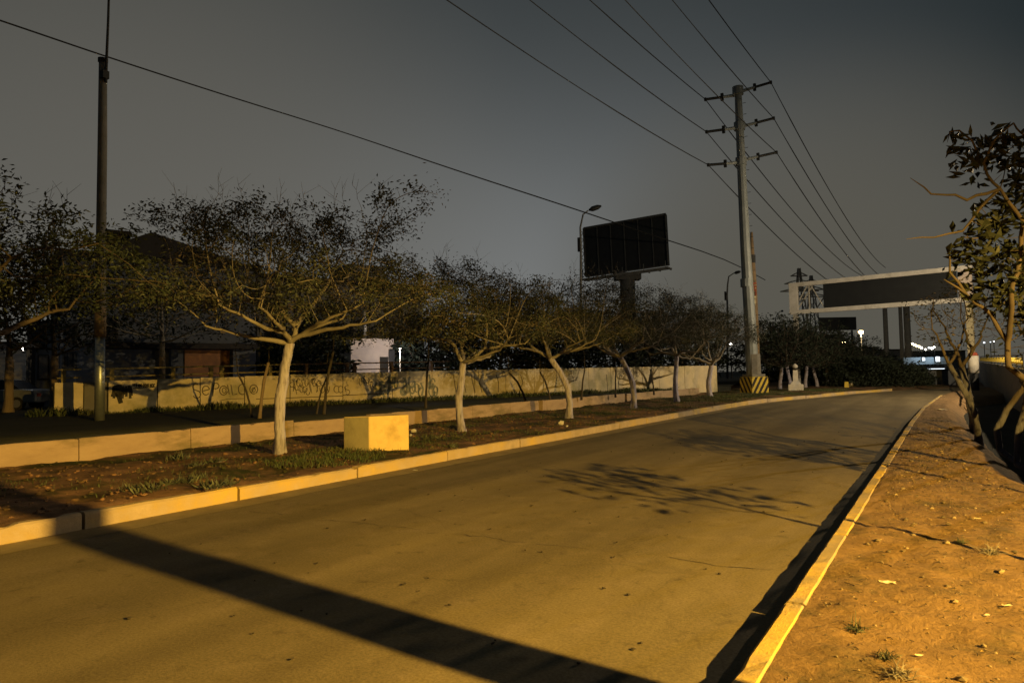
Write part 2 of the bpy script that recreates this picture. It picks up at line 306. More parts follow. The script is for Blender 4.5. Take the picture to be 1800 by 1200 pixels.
for y in ys_all:
    a, b = lk(y)-.05, rk(y)+.05
    rows.append([(a+(b-a)*k/16, y, 0.012*mn.noise(Vector((k*.35, y*.12, 0)))) for k in range(17)])
sheet('road', rows, M['asphalt'])
rows = []
for y in ys_all:
    w = 0.55+0.12*mn.noise(Vector((0, y*.4, 3)))
    rows.append([(lk(y)+w*k/3, y, 0.012*mn.noise(Vector((k*w/3*.35/.52, y*.12, 0)))+.006) for k in range(4)])
sheet('gutter', rows, M['gutter'])
m = MB(); rs = random.Random(31)
for y0, xa, xb in ((6.6, -8.9, -1.5), (12.4, -8.8, -2.2), (19.5, -8.9, -1.4), (28, -8.8, -1.3), (37, -8.8, -1.3)):
    n = 60; P = [(xa+(xb-xa)*i/n, y0+(xa+(xb-xa)*i/n+5)*.07+.10*mn.noise(Vector((i*.25, y0, 0)))+.02*rs.gauss(0, 1)) for i in range(n+1)]
    for i in range(n):
        if mn.noise(Vector((i*.16, y0*3, 5))) < -.12: continue
        (x0, y_), (x1, y1) = P[i], P[i+1]; w0 = rs.uniform(.002, .007)
        zf = lambda x, y: 0.012*mn.noise(Vector(((x+9.5)/8.53*16*.35, y*.12, 0)))+.005
        m.add([(x0, y_-w0, zf(x0, y_)), (x1, y1-w0, zf(x1, y1)), (x1, y1+w0, zf(x1, y1)), (x0, y_+w0, zf(x0, y_))], [(0, 1, 2, 3)])
tag(m.build('road_cracks', pm('dark_seam', (.055, .043, .03), rough=.95)), kind='structure')
# left planting strip
def verge_z(x, y):
    return 0.19+0.10*mn.noise(Vector((x*.55, y*.5, 7)))+0.045*mn.noise(Vector((x*2.3, y*2.1, 1)))+0.018*mn.noise(Vector((x*7, y*7, 5)))
rows = []
yy = []; y = -12.0
while y < 110: yy.append(y); y += 0.16 if y < 30 else (0.5 if y < 60 else 2)
for y in yy:
    b = lk(y)-.16 if y < 62 else lk(y)+.1; a = -16.15 if y < 62 else -26
    row = []
    for k in range(41):
        x = b+(a-b)*(k/40); e = min(1, (k/40)*8)
        row.append((x, y, ((0.20 if y < 62 else 0)*(1-e)+verge_z(x, y)*e)-(0.03 if k == 0 else 0)))
    rows.append(row)
sheet('planting_strip', rows, M['soil'])
# raised ground behind the retaining wall
rows = []
for y in [-40, -20, 0, 10, 20, 30, 40, 50, 60, 80, 130, 300]:
    xe = -16.25 if y < 64 else -28
    if 0 <= y < 64: xe = -16.35+.012*max(0, y-15)
    rows.append([(x, y, z) for x, z in ((-600, .62), (-200, .62), (-60, .62), (-30, .62), (-24, .61), (-20, .60), (xe, .58), (xe, -.2))])
sheet('raised_ground', rows, M['dark_ground'])
# right dirt verge, falling away into a dark ditch
def rxb(y): return lerp_table([(-30, 9.0), (7.2, 6.0), (9.6, 2.2), (11.5, 1.0), (14, .62), (18, .38), (24, .12), (31, -.12), (38, -.15), (46, .4), (60, 5), (76, 14), (100, 32)], y)
def dirt_z(x, y):
    return 0.14+0.035*mn.noise(Vector((x*.8, y*.8, 2)))+0.028*mn.noise(Vector((x*3.1, y*3.1, 4)))+0.016*mn.noise(Vector((x*9, y*9, 6)))+0.007*mn.noise(Vector((x*24, y*24, 6)))
rows = []; yy = []; y = -6.0
while y < 100: yy.append(y); y += 0.05 if 3 < y < 9 else (0.12 if y < 22 else (0.4 if y < 50 else 2))
for y in yy:
    a = rk(y)+.14; xb = max(rxb(y), a+.3)+0.12*mn.noise(Vector((0, y*.9, 0))); row = []
    for k in range(91):
        x = a+(xb-a)*(k/90)**1.25; e = min(1, k/90*14)
        row.append((x, y, 0.135*(1-e)+dirt_z(x, y)*e))
    row += [(xb+.25, y, .04), (xb+.7, y, -.35), (xb+1.4, y, -.95), (xb+2.2, y, -1.2)]
    rows.append(row)
sheet('dirt_verge', rows, M['dirt'])
m = MB(); m.add([(0.2, 8, -1.22), (60, 8, -1.22), (60, 110, -1.22), (8, 110, -1.22), (0.2, 50, -1.22)], [(0, 1, 2, 3, 4)])
tag(m.build('ditch', M['dark_ground']), kind='structure')
# kerbs, cast in lengths with open joints
def kerb(name, tab, inner, width, H, mat, seed, L0, L1):
    rng = random.Random(seed); m = MB(); y = -14.0
    while y < (63 if inner < 0 else 50):
        L = rng.uniform(L0, L1); g = .02; y1 = y+L; n = max(1, int(L/(.14 if y < 35 else 1.0))); dz = rng.uniform(-.012, .012)*(1 if inner < 0 else .4); dx = rng.uniform(-.01, .01)*(1 if inner < 0 else .5)
        if 45 < y < 62 and inner < 0: dz += rng.uniform(-.06, .01)
        prof = [(0, -.25), (0, H-.03), (.03, H), (width-.015, H), (width, H-.015), (width, -.25)]
        base = len(m.v)
        for i in range(n+1):
            t = y+g+(L-2*g)*i/n; x0 = lerp_table(tab, t)+dx
            for px, pz in prof:
                jx = .006*mn.noise(Vector((px*9, t*3, seed)))+.006*mn.noise(Vector((px*30, t*11, seed))); jz = .008*mn.noise(Vector((px*7, t*2.5, seed+3)))
                if pz > H-.02 and pz < H or pz == H: jz -= max(0, mn.noise(Vector((px*4, t*5.3, seed+9)))-.28)*.09
                m.v.append((x0+inner*px+jx, t, pz+(dz+jz if pz > 0 else 0)))
        k = len(prof)
        for i in range(n):
            for j in range(k-1):
                q = (base+i*k+j, base+i*k+j+1, base+(i+1)*k+j+1, base+(i+1)*k+j); m.f.append(q)
        m.f.append(tuple(base+j for j in range(k))); m.f.append(tuple(base+n*k+j for j in reversed(range(k))))
        y = y1
    return tag(m.build(name, mat), kind='structure')
kerb('kerb', LK, -1, .17, .21, M['kerb_l'], 3, 2.2, 3.4)
kerb('kerb', RK, 1, .15, .15, M['kerb_y'], 8, 0.9, 2.6)
# ------------------------------------------------------------------ low retaining wall along the planting strip
t = thing('retaining_wall', 'low rough concrete retaining wall running behind the row of whitewashed trees', 'wall', (-16.2, 0, 0))
def rw_x(y): return -16.25+0.012*max(0, y-15)
y = 2.0; rng = random.Random(4)
first = True
while y < 55:
    L = rng.uniform(2.6, 3.3); h = 0.66+rng.uniform(-.015, .015)-(.05 if 11 < y < 14 else 0)
    m = MB(); xa, xb = rw_x(y)+16.2, rw_x(y+L)+16.2; N = 30
    vs = []
    for i in range(N+1):
        s = i/N; yy_ = y+.01+(L-.02)*s; x = xa+(xb-xa)*s
        tz = h+0.02*mn.noise(Vector((0, yy_*1.3, 9)))-max(0, mn.noise(Vector((3, yy_*4, 9)))-.25)*.10
        vs += [(x+.02, yy_, -.1), (x+.012*mn.noise(Vector((1, yy_*2, 0))), yy_, tz-.02), (x-.015, yy_, tz), (x-.20, yy_, tz-.004), (x-.20, yy_, -.1)]
    m.add(vs, [(i*5+j, i*5+j+1, (i+1)*5+j+1, (i+1)*5+j) for i in range(N) for j in range(4)]+[(0, 1, 2, 3, 4), tuple(N*5+j for j in (4, 3, 2, 1, 0))])
    m.build('wall_panel', M['retwall'], t); y += L
# ------------------------------------------------------------------ boundary wall with graffiti and a railing on it
WA = Vector((-29.6, 12.0, 0)); WB = Vector((-17.2, 47.0, 0)); wd = (WB-WA).normalized(); WRZ = math.atan2(wd.y, wd.x)
bw = thing('boundary_wall', 'stained cream boundary wall covered in graffiti behind the dark strip of grass', 'wall', WA, WRZ)
def wuv(px, py):
    d = at(px, py, 1)-CP; n = np.array([-wd.y, wd.x]); tt = ((np.array(WA[:2])-CP[:2])@n)/(d[:2]@n); p = CP+d*tt
    return (p[0]-WA.x)*wd.x+(p[1]-WA.y)*wd.y, p[2]
def wtop(u): return 1.86+0.30*min(1, u/16)+0.16*max(0, min(1, (u-16)/26))
edges = [wuv(x, 700)[0] for x in (95, 147)]+[wuv(x, 700)[0] for x in (190, 277, 352, 430, 510, 603, 690, 760, 835, 890, 940, 990, 1036, 1075, 1115, 1160, 1205, 1262)]
for a, b in zip(edges, edges[1:]):
    shade_rec = 0.10 if abs(a-edges[1]) < 1e-6 else 0.0  # set-back grey panel stands in for the concrete pole's shadow
    m = MB(); m.box(((a+b)/2, .11+shade_rec, (wtop((a+b)/2)+.3)/2), (b-a-.035, .2, wtop((a+b)/2)-.3+(0 if not shade_rec else -.02)))
    m.build('wall_panel', M['wall'] if not shade_rec else M['house'], bw)
m = MB()
for e in edges: m.box((e, .12, 1.05), (.05, .16, 1.55))
m.build('wall_joint', M['joint'], bw)
m = MB()
for a, b, z in ((wuv(450, 700)[0], wuv(603, 700)[0], .98), (wuv(603, 700)[0], wuv(690, 700)[0], 1.02)):
    m.box(((a+b)/2, .004, z), (b-a, .012, .03))
m.build('ledge_line', M['joint'], bw)
def stroke(m, pts, w):
    """flat ribbon of paint on the wall face, given by photo-surveyed points"""
    P = [wuv(*p) for p in pts]; n = len(P)
    vs = []
    for i, (u, z) in enumerate(P):
        a = P[max(0, i-1)]; b = P[min(n-1, i+1)]; du, dz = b[0]-a[0], b[1]-a[1]; L = math.hypot(du, dz) or 1
        nu, nz = -dz/L*w/2, du/L*w/2; vs += [(u+nu, .005, z+nz), (u-nu, .005, z-nz)]
    m.add(vs, [(2*i, 2*i+1, 2*i+3, 2*i+2) for i in range(n-1)])
def arc(cx, cy, rx, ry, a0, a1, n=12): return [(cx+rx*math.cos(RAD(a0+(a1-a0)*i/n)), cy-ry*math.sin(RAD(a0+(a1-a0)*i/n))) for i in range(n+1)]
m = MB(); w = .045   # the painted word: S e P a L C @
stroke(m, arc(345, 680, 6, 5.5, 60, 260)+arc(346, 693, 6.5, 6.5, 80, -160), w)
stroke(m, [(357, 687), (368, 684)]+arc(362, 686, 6.5, 8, 20, 320), w)
stroke(m, [(374, 696), (376, 676)]+arc(379, 678, 6, 5, 100, -110), w)
stroke(m, arc(393, 686, 7, 8, 20, 350), w); stroke(m, arc(394, 686, 3.5, 4.5, 0, 360), w*.8); stroke(m, [(400, 676), (403, 693)], w)
stroke(m, [(406, 676), (409, 694), (417, 692)], w)
stroke(m, arc(426, 684, 7, 9, 50, 310), w)
stroke(m, arc(446, 684, 7, 8, -60, 290), w*.9); stroke(m, arc(446, 685, 3, 3.5, 0, 360), w*.8); stroke(m, [(442, 690), (449, 679)], w*.7)
stroke(m, [(386, 704), (400, 701), (430, 700)], w*.6)
m.build('graffiti', M['graffiti'], bw)
m = MB()   # black winged tag and the small line of lettering right of it
for x0, y0, x1, y1 in ((200, 678, 197, 697), (203, 677, 200, 700), (207, 676, 206, 697), (212, 676, 210, 703), (216, 678, 215, 700), (221, 678, 222, 697), (226, 677, 229, 700), (229, 678, 231, 695), (198, 684, 230, 684), (203, 690, 211, 709), (216, 692, 222, 690), (209, 694, 214, 708)):
    stroke(m, [(x0, y0), ((x0+x1)/2+1, (y0+y1)/2), (x1, y1)], .10)
stroke(m, [(197, 686), (205, 684), (212, 694), (220, 684), (230, 686)], .14)
rg = random.Random(2); x = 234
while x < 271:
    k = rg.choice('lnoc'); hh = 4.3
    if k == 'l': stroke(m, [(x, 674), (x, 674+hh+1.5)], .05)
    elif k == 'n': stroke(m, [(x, 680), (x, 675), (x+2, 674.5), (x+2.4, 680)], .05)
    elif k == 'o': stroke(m, arc(x+1.3, 677.3, 1.4, 2.4, 0, 360, 8), .05)
    else: stroke(m, arc(x+1.3, 677.3, 1.4, 2.4, 50, 310, 8), .05)
    x += 3.1
    if 249 < x < 253: x += 2
stroke(m, [(234, 682), (270, 680.5)], .03)
m.build('graffiti', M['graffiti_k'], bw)
m = MB(); rg = random.Random(7)
for x0, x1, ya, yb, n in ((512, 568, 669, 690, 20), (632, 660, 665, 680, 7), (572, 578, 678, 692, 3)):
    for i in range(n):
        cx = x0+(x1-x0)*(i+.5)/n; cy = rg.uniform(ya, yb)
        if rg.random() < .5: stroke(m, arc(cx, cy, rg.uniform(2.5, 4.5), rg.uniform(4, 8), rg.uniform(0, 180), rg.uniform(260, 420), 9), .035)
        else: stroke(m, [(cx-3, ya+rg.uniform(-2, 3)), (cx+rg.uniform(-2, 4), cy), (cx+rg.uniform(-1, 5), yb+rg.uniform(-3, 3))], .035)
stroke(m, arc(592, 684, 5, 6, 40, 320), .035); stroke(m, arc(599, 684, 4, 6, 0, 360), .035)
stroke(m, [(605, 679), (609, 690)], .035); stroke(m, arc(611, 681, 4, 4, 60, 260)+arc(611, 689, 4, 4, 80, -140), .035)
m.build('graffiti', M['graffiti'], bw)
m = MB(); rg = random.Random(11)
for i in range(34):
    cx = rg.uniform(662, 770); cy = rg.uniform(668, 690)
    if rg.random() < .6: stroke(m, arc(cx, cy, rg.uniform(3, 6), rg.uniform(5, 10), rg.uniform(0, 180), rg.uniform(240, 420), 9), rg.uniform(.05, .16))
    else: stroke(m, [(cx-2, cy-11), (cx+rg.uniform(-3, 3), cy), (cx+rg.uniform(-3, 5), cy+12)], rg.uniform(.05, .14))
m.build('graffiti', M['graffiti_b'], bw)
m = MB(); rg = random.Random(5)
for cx in (797, 812, 828, 846, 872, 915, 955, 1066, 1090, 1130):
    stroke(m, [(cx, 658), (cx+rg.uniform(-3, 5), 672), (cx+rg.uniform(-4, 8), 690)], .05)
m.build('graffiti', M['graffiti'], bw)
# railing
rl = thing('railing', 'weathered yellow two bar railing along the top of the graffiti wall', 'railing', WA, WRZ)
posts = [112, 197, 305, 372, 391, 476, 540, 612, 625, 690, 760]
for p in posts:
    u = wuv(p, 660)[0]; z0 = wtop(u)-.06
    MB().box((u, .12, z0+.29), (.16, .14, .60)).build('post', M['rail_y'] if p < 480 else M['rail_b'], rl)
for a, b, mt in ((100, 143, 'rail_y'), (186, 520, 'rail_y'), (520, 790, 'rail_b')):
    ua, ub = wuv(a, 660)[0], wuv(b, 660)[0]
    for dz, hh in ((.56, .06), (.24, .05)):
        MB().beam((ua, .03, wtop(ua)+dz-.06), (ub, .03, wtop(ub)+dz-.06), .05, hh).build('rail', M[mt], rl)
# ------------------------------------------------------------------ trees
def colonize(start, parents, attr, step=.2, kill=.35, inf=2.5, maxit=120, trop=(0, 0, 0)):
    P = [np.array(p, float) for p in start]; par = list(parents); A = np.array(attr, float)
    best = np.full(len(A), 1e9); bi = np.zeros(len(A), int)
    def upd(i0):
        for i in range(i0, len(P)):
            d = np.linalg.norm(A-P[i], axis=1); m_ = d < best; best[m_] = d[m_]; bi[m_] = i
    upd(0); cnt = {}; kd = {}
    for it in range(maxit):
        if len(A) == 0: break
        ok = best < inf
        if not ok.any(): break
        d = {}
        for a, i, b_ in zip(A[ok], bi[ok], best[ok]):
            v = (a-P[i])/max(b_, 1e-6); d[i] = d.get(i, 0)+v
        n0 = len(P)
        for i, v in d.items():
            if cnt.get(i, 0) >= 4: continue
            v = v/max(np.linalg.norm(v), 1e-6)+np.array(trop); v = v/max(np.linalg.norm(v), 1e-6)
            q = P[i]+v*step; cnt[i] = cnt.get(i, 0)+1
            if any(np.dot(q-w, q-w) < (step*.35)**2 for w in kd.get(i, ())): continue
            kd.setdefault(i, []).append(q); P.append(q); par.append(i)
        upd(n0)
        keep = best > kill; A = A[keep]; best = best[keep]; bi = bi[keep]
    return np.array(P), par
def leaf_mesh(centers, dirs, rng, n_per, L, wid, spread, mat, name, parent, thin=1.0):
    vs = []; fs = []; R = rng
    for c, d in zip(centers, dirs):
        for _ in range(R.randint(*n_per)):
            p = c+np.array([R.gauss(0, spread), R.gauss(0, spread), R.gauss(0, spread*.8)])
            v = np.array([R.gauss(0, 1), R.gauss(0, 1), R.gauss(-.1, .6)])+d*.7; v /= np.linalg.norm(v)+1e-6
            w = np.cross(v, np.array([R.gauss(0, .5), R.gauss(0, .5), 1.0])); w /= np.linalg.norm(w)+1e-6
            l = L*R.uniform(.6, 1.25); ww = w*l*wid*.5; up = np.cross(w, v)*l*.10
            b = len(vs); vs += [p, p+v*l*.45+ww+up, p+v*l, p+v*l*.45-ww+up, p+v*l*.5-up]
            fs += [(b, b+1, b+4), (b+1, b+2, b+4), (b+2, b+3, b+4), (b+3, b, b+4)]
    m = MB(); m.v = [tuple(map(float, x)) for x in vs]; m.f = fs
    return m.build(name, mat, parent)
def grow_tree(root, seed, trunk, limbs, attractors, mats, r_trunk, step=.2, kill=.34, tip_r=.006, leaf=None, leaf2=None, leaf_frac=.8, expo=2.25, bare=0, trunk_n=12, limb_r=None, gate=-.12):
    """trunk: list of points (local), limbs: lists of points starting at the trunk top; attractors: array; builds trunk, branches, foliage"""
    rng = random.Random(seed)
    start = []; par = []; nt = len(trunk); spans = []
    top = np.array(trunk[-1]); start.append(top); par.append(-1)
    for lb in limbs:
        prev = 0; last = top
        dd = [np.linalg.norm(np.array(lb[0], float)-w) for w in start]; k_ = int(np.argmin(dd))
        if k_ and dd[k_] < .3 and len(lb) > 1: prev = k_; last = start[k_]; lb = lb[1:]
        j0 = len(start)
        for q in lb:
            q = np.array(q, float); n = max(1, int(np.linalg.norm(q-last)/step))
            for i in range(1, n+1):
                pt = last+(q-last)*i/n+np.array([rng.gauss(0, .018), rng.gauss(0, .018), rng.gauss(0, .018)]); start.append(pt); par.append(prev); prev = len(start)-1
            last = q
        spans.append((j0, len(start)))
    P, par = colonize(start, par, attractors, step, kill, 3.0)
    N = len(P); ch = [0]*N; R = np.zeros(N)
    kids = [[] for _ in range(N)]
    for i in range(N):
        if par[i] >= 0: kids[par[i]].append(i)
    for i in range(N-1, -1, -1):
        R[i] = tip_r if not kids[i] else sum(R[k]**expo for k in kids[i])**(1/expo)
    sc = min(1.0, r_trunk*.8/R[0]) if R[0] > r_trunk*.8 else 1
    R = np.where(R > tip_r*2, R*sc, R); R = np.maximum(R, tip_r)
    nl = len(start)
    for a_, b_ in spans:
        for i in range(a_, b_): R[i] = max(R[i], min((limb_r or r_trunk*.5), R[par[a_]] if par[a_] > 0 else 9)*(1-.75*(i-a_)/(b_-a_)))
    # trunk
    tr = [Vector(p) for p in trunk]; pts = []
    for i in range(len(tr)-1):
        for k in range(4):
            s = k/4; pts.append(tr[i].lerp(tr[i+1], s))
    pts.append(tr[-1]); n = len(pts)
    rr = [r_trunk*(1.30-.30*min(1, i/n*6))*(1-.22*i/n) for i in range(n)]
    ob = MB().tube(pts, rr, 16, wob=.16).build('trunk', mats[0], root, True)
    # branches: walk chains
    m = MB(); seen = set()
    for i in range(N):
        if par[i] < 0: continue
    stack = [(0, k) for k in kids[0]]
    while stack:
        a, b = stack.pop(); chain = [a, b]; 
        while kids[chain[-1]]:
            ks = sorted(kids[chain[-1]], key=lambda q: -R[q])
            for q in ks[1:]: stack.append((chain[-1], q))
            chain.append(ks[0])
        rad = [min(R[c], R[chain[1]]*1.1) for c in chain]; rad[0] = R[chain[1]]*1.05; rad[-1] *= .4
        m.tube([P[c] for c in chain], rad, 7 if max(rad) > .03 else (5 if max(rad) > .012 else 3), cap=False)
    tips = [i for i in range(nl, N) if R[i] <= tip_r*2.2]
    dirs = [(P[i]-P[par[i]])/max(1e-6, np.linalg.norm(P[i]-P[par[i]])) for i in tips]
    # bare whippy shoots
    zt = sorted([(P[i][2], i) for i in tips if not kids[i]])[-max(1, bare*2):] if bare else []
    for z, i in rng.sample(zt, min(bare, len(zt))) if zt else []:
        p = P[i]; v = np.array([rng.gauss(0, .18), rng.gauss(0, .18), 1.0]); L = rng.uniform(.3, .8)
        q = [p+v*L*k/4+np.array([rng.gauss(0, .02), rng.gauss(0, .02), 0]) for k in range(5)]
        m.tube(q, [.006, .005, .004, .004, .002], 3, cap=False)
        for k in (1, 2, 3):
            w = v+np.array([rng.gauss(0, .7), rng.gauss(0, .7), 0]); m.tube([q[k], q[k]+w*.12, q[k]+w*.26], [.004, .003, .002], 3, cap=False)
    m.build('branches', mats[1], root, True)
    if leaf:
        sel = [(P[i], d) for i, d in zip(tips, dirs) if rng.random() < leaf_frac and (mn.noise(Vector(P[i])*2.1+Vector((seed, 0, 0))) > gate)]
        s2 = [x for x in sel if rng.random() < (leaf2[-1] if leaf2 else 0)]; ids = set(id(x) for x in s2); s1 = [x for x in sel if id(x) not in ids]
        if s1: leaf_mesh([a for a, _ in s1], [b for _, b in s1], rng, leaf[0], leaf[1], leaf[2], leaf[3], mats[2], 'foliage', root)
        if s2: leaf_mesh([a for a, _ in s2], [b for _, b in s2], rng, leaf2[0], leaf2[1], leaf2[2], leaf2[3], mats[3], 'dry_foliage', root)
    return N, len(tips)
def dome(rng, n, c, rx, ry, rz, low=-.35, lump=.25, hollow=.15):
    """points in a lumpy flat-bottomed dome"""
    out = []
    while len(out) < n:
        p = np.array([rng.uniform(-1, 1), rng.uniform(-1, 1), rng.uniform(low, 1)])
        r = np.linalg.norm(p); k = 1+lump*2*mn.noise(Vector(p)*1.9+Vector((c[0]*3, c[1]*3, rx)))
        if r < k and r > hollow: out.append(np.array(c)+p*np.array([rx, ry, rz]))
    return out
ROWM = (M['trunk_w'], M['twig'], M['leaf'], M['leaf_dry'])
G_ROW = 'whitewashed trees in a row along the planting strip'
# 1 nearest
def row_tree(x, y, seed, label, lean, rx, ry, rz, cz, n, hfork=2.6, rt=.15, limbs=None, tm=None, bare=18, lf=.85, name='street_tree', base=None):
    rng = random.Random(seed); t = thing(name, label, 'tree', (x, y, verge_z(x, y)-.05), 0, G_ROW)
    tx, ty = lean; bo = rng.uniform(.03, .09)*(1 if tx > 0 else -1); tr = [(0, 0, -.1), (tx*.0-bo, ty*.1-bo*.6, hfork*.25), (tx*.1-bo*1.2, ty*.2-bo*.7, hfork*.5), (tx*.5-bo*.4, ty*.5, hfork*.78), (tx, ty, hfork)]
    if limbs is None:
        limbs = []; a0 = rng.uniform(0, 6.28); k = rng.choice([3, 4, 4, 5])
        for i in range(k):
            a = a0+i*6.283/k+rng.uniform(-.4, .4); d = np.array([math.cos(a), math.sin(a)]); r1 = rng.uniform(.5, .8); r2 = rng.uniform(1.1, 1.7)
            limbs.append([(tx+d[0]*r1, ty+d[1]*r1, hfork+rng.uniform(.15, .5)), (tx+d[0]*r2, ty+d[1]*r2, hfork+rng.uniform(.5, 1.3))])
    for i in range(4):
        a = rng.uniform(0, 6.28); d = np.array([math.cos(a), math.sin(a)]); z = hfork
        limbs.append([(tx+d[0]*.5, ty+d[1]*.5, z+rng.uniform(.05, .3)), (tx+d[0]*1.3+rng.gauss(0, .2), ty+d[1]*1.3+rng.gauss(0, .2), z+rng.uniform(.1, .45)), (tx+d[0]*2.3, ty+d[1]*2.3, z+rng.uniform(.3, .8))])
    A = dome(rng, int(n*.9), (tx, ty, cz), rx, ry, rz, low=-.22, lump=.33)
    c = grow_tree(t, seed, tr, limbs, A, tm or ROWM, rt, step=.19, kill=.31, expo=2.55, leaf=((30, 42), .092, .48, .125), leaf2=((20, 30), .085, .28, .19, .34), leaf_frac=lf, bare=bare)
    print('tree', c)
    return t
# camera-right is (0.84, 0.54), away is (-0.54, 0.84)
def cr(a, b, z): return (a*.844-b*.537, a*.537+b*.844, z)
row_tree(-13.0, 10.45, 1, 'curved whitewashed tree left of the yellow block, the nearest and widest crown of the row', (cr(.22, 0, 0)[0], cr(.22, 0, 0)[1]), 3.9, 3.4, 2.2, 3.75, 2700, 2.58, .125,
         [[cr(.35, .1, 2.95), cr(.0, .1, 3.35), cr(-.9, .2, 3.6), cr(-1.6, .4, 4.1)], [cr(-.5, -.3, 2.7), cr(-1.4, -.8, 2.95)], [cr(.7, -.2, 2.85), cr(1.6, -.5, 3.1)],
          [cr(.45, .1, 3.1), cr(1.0, .4, 4.0), cr(1.3, .6, 4.8)], [cr(.1, .7, 3.0), cr(-.1, 1.6, 3.6)]], bare=34)
row_tree(-12.88, 17.28, 2, 'whitewashed tree right of the yellow block with a thick forked limb swinging right', (0.05, 0.0), 3.9, 3.6, 2.0, 3.3, 2400, 2.2, .12,
         [[cr(.2, 0, 2.25), cr(.75, -.1, 2.65), cr(.85, 0, 3.2), cr(.7, .1, 4.0)], [cr(-.3, 0, 2.9), cr(-1.2, -.2, 3.1), cr(-2.2, -.4, 3.5)], [cr(.9, -.3, 2.5), cr(2.0, -.7, 2.75)], [cr(-.1, .8, 2.8), cr(.2, 1.6, 3.4)]])
row_tree(-12.21, 23.13, 3, 'third whitewashed tree of the row, its trunk leaning left above small white litter', (cr(-.65, 0, 0)[0], cr(-.65, 0, 0)[1]), 3.8, 3.7, 1.95, 3.4, 2200, 2.35, .125)
row_tree(-12.53, 30.22, 4, 'fourth whitewashed tree of the row, leaning left with a flared base', (cr(-.55, 0, 0)[0], cr(-.55, 0, 0)[1]), 3.8, 3.8, 2.1, 3.6, 1900, 2.5, .135, bare=10)
row_tree(-13.2, 38.4, 5, 'fifth whitewashed tree of the row, slim and upright with a low side limb', (0.05, 0), 3.4, 3.6, 2.3, 4.0, 1400, 2.7, .14, limbs=[[cr(.8, 0, 2.5), cr(1.6, .2, 3.3)], [cr(-.9, 0, 3.0), cr(-1.8, 0, 3.5)], [cr(0, .3, 3.4), cr(.1, .4, 4.4)]], bare=10)
row_tree(-13.4, 45.6, 6, 'sixth whitewashed tree, forked low just left of the striped pole base', (0.15, 0), 3.4, 3.6, 2.3, 4.0, 1400, 2.2, .17, limbs=[[cr(-.7, 0, 2.6), cr(-1.8, 0, 2.9)], [cr(.7, 0, 2.6), cr(1.2, 0, 3.6)], [cr(.1, .4, 3.0), cr(0, .4, 4.3)]], bare=8)
# tree whose crown reaches in from the left edge
row_tree(-13.2, 3.3, 9, 'tree at the left edge of the photo, only its leafy branches reaching in', (0.3, 0.2), 3.3, 3.6, 1.6, 3.35, 2000, 2.3, .16, tm=(M['trunk_w'], M['twig_r'], M['leaf_dark'], M['leaf']))
# far trees of the strip behind the monument
far_spots = [(-12.9, 65.4), (-11.6, 63.6), (-11.5, 70.0), (-10.9, 73.6), (-10.4, 76.5), (-9.6, 79.0), (-8.6, 83)]
far_lab = ['far whitewashed tree leaning right, just right of the striped pole base', 'far whitewashed tree directly behind the white monument', 'far slim tree right of the white monument', 'far tree with a thin forked trunk, second to the right of the monument', 'far tree with a thin pale trunk, third to the right of the monument', 'far dim tree left of the small yellow marker', 'far dim tree beside the small yellow marker']
def dark_tree(name, label, loc, seed, h, rx, n, leafL=.30, lean=(0, 0), cz=.62, rzf=.42, tr=.16, mats=None, group=None, leaf_n=(3, 6)):
    rng = random.Random(seed); t = thing(name, label, 'tree', loc, rng.uniform(0, 6), group)
    trk = [(0, 0, -.2), (lean[0]*.3, lean[1]*.3, h*.12), (lean[0]*.7, lean[1]*.7, h*.22), (lean[0], lean[1], h*.33)]
    A = dome(rng, n, (lean[0], lean[1], h*cz), rx, rx, h*rzf, low=-.75, hollow=0)
    grow_tree(t, seed, trk, [], A, mats or (M['trunk_w'], M['twig_dark'], M['leaf_dark'], M['leaf_dark']), tr, step=.32, kill=.5, leaf=(leaf_n, leafL, .5, .22), leaf_frac=1.0, tip_r=.012)
    return t
G_FAR = 'far trees on the planting strip'
ft = None
for i, ((x, y), lb) in enumerate(zip(far_spots, far_lab)):
    if i % 3 == 0 or ft is None:
        o = ft = dark_tree('street_tree', lb, (x, y, .1), 40+i, 7.6, 3.3, 1500, group=G_FAR, lean=(-.4, .1), cz=.60)
    else:
        o = copy_tree(ft); o.location = (x, y, .1); o.rotation_euler.z = i*1.3; o['label'] = lb
    o.scale = (1, 1, (.90, .88, .86, .82, .78, .72, .70)[i])
# dark bushes that close the bend
G_BUSH = 'dark bushes closing the bend of the road'
bushes = [(1478, 688, 72, 2.6, 3.0, 'dark rounded bush at the left of the mass closing the bend'), (1512, 688, 68, 3.4, 3.6, 'dark bush under the two far street lights'), (1552, 688, 66, 3.5, 3.3, 'largest dark bush in front of the tall grey columns'), (1590, 688, 67, 2.2, 2.2, 'dark bush nearest the lit vehicle across the bend')]
def bush(label, loc, seed, rx, h, n, L, mat='leaf_dark', group=None, name='bush', cat='bush'):
    rng = random.Random(seed); t = thing(name, label, cat, loc, 0, group)
    A = dome(rng, n, (0, 0, h*.35), rx, rx, h*.62, low=-.5, hollow=0)
    m = MB()
    for k in range(9):
        a = rng.uniform(0, 6.28); r = rng.uniform(.3, .8)*rx; m.tube([(0, 0, -.1), (math.cos(a)*r*.4, math.sin(a)*r*.4, h*.35), (math.cos(a)*r, math.sin(a)*r, h*.75)], [.05, .03, .01], 5)
    m.build('stems', M['twig_dark'], t)
    leaf_mesh(A, [np.zeros(3)]*len(A), rng, (4, 7), L, .5, L*.7, M[mat], 'foliage', t)
    return t
for i, (px, py, D, r, h, lb) in enumerate(bushes):
    p = at(px, py, D); bush(lb, (p[0], p[1], -.1), 60+i, r*1.1, h*.92, 1500, .30, group=G_BUSH)
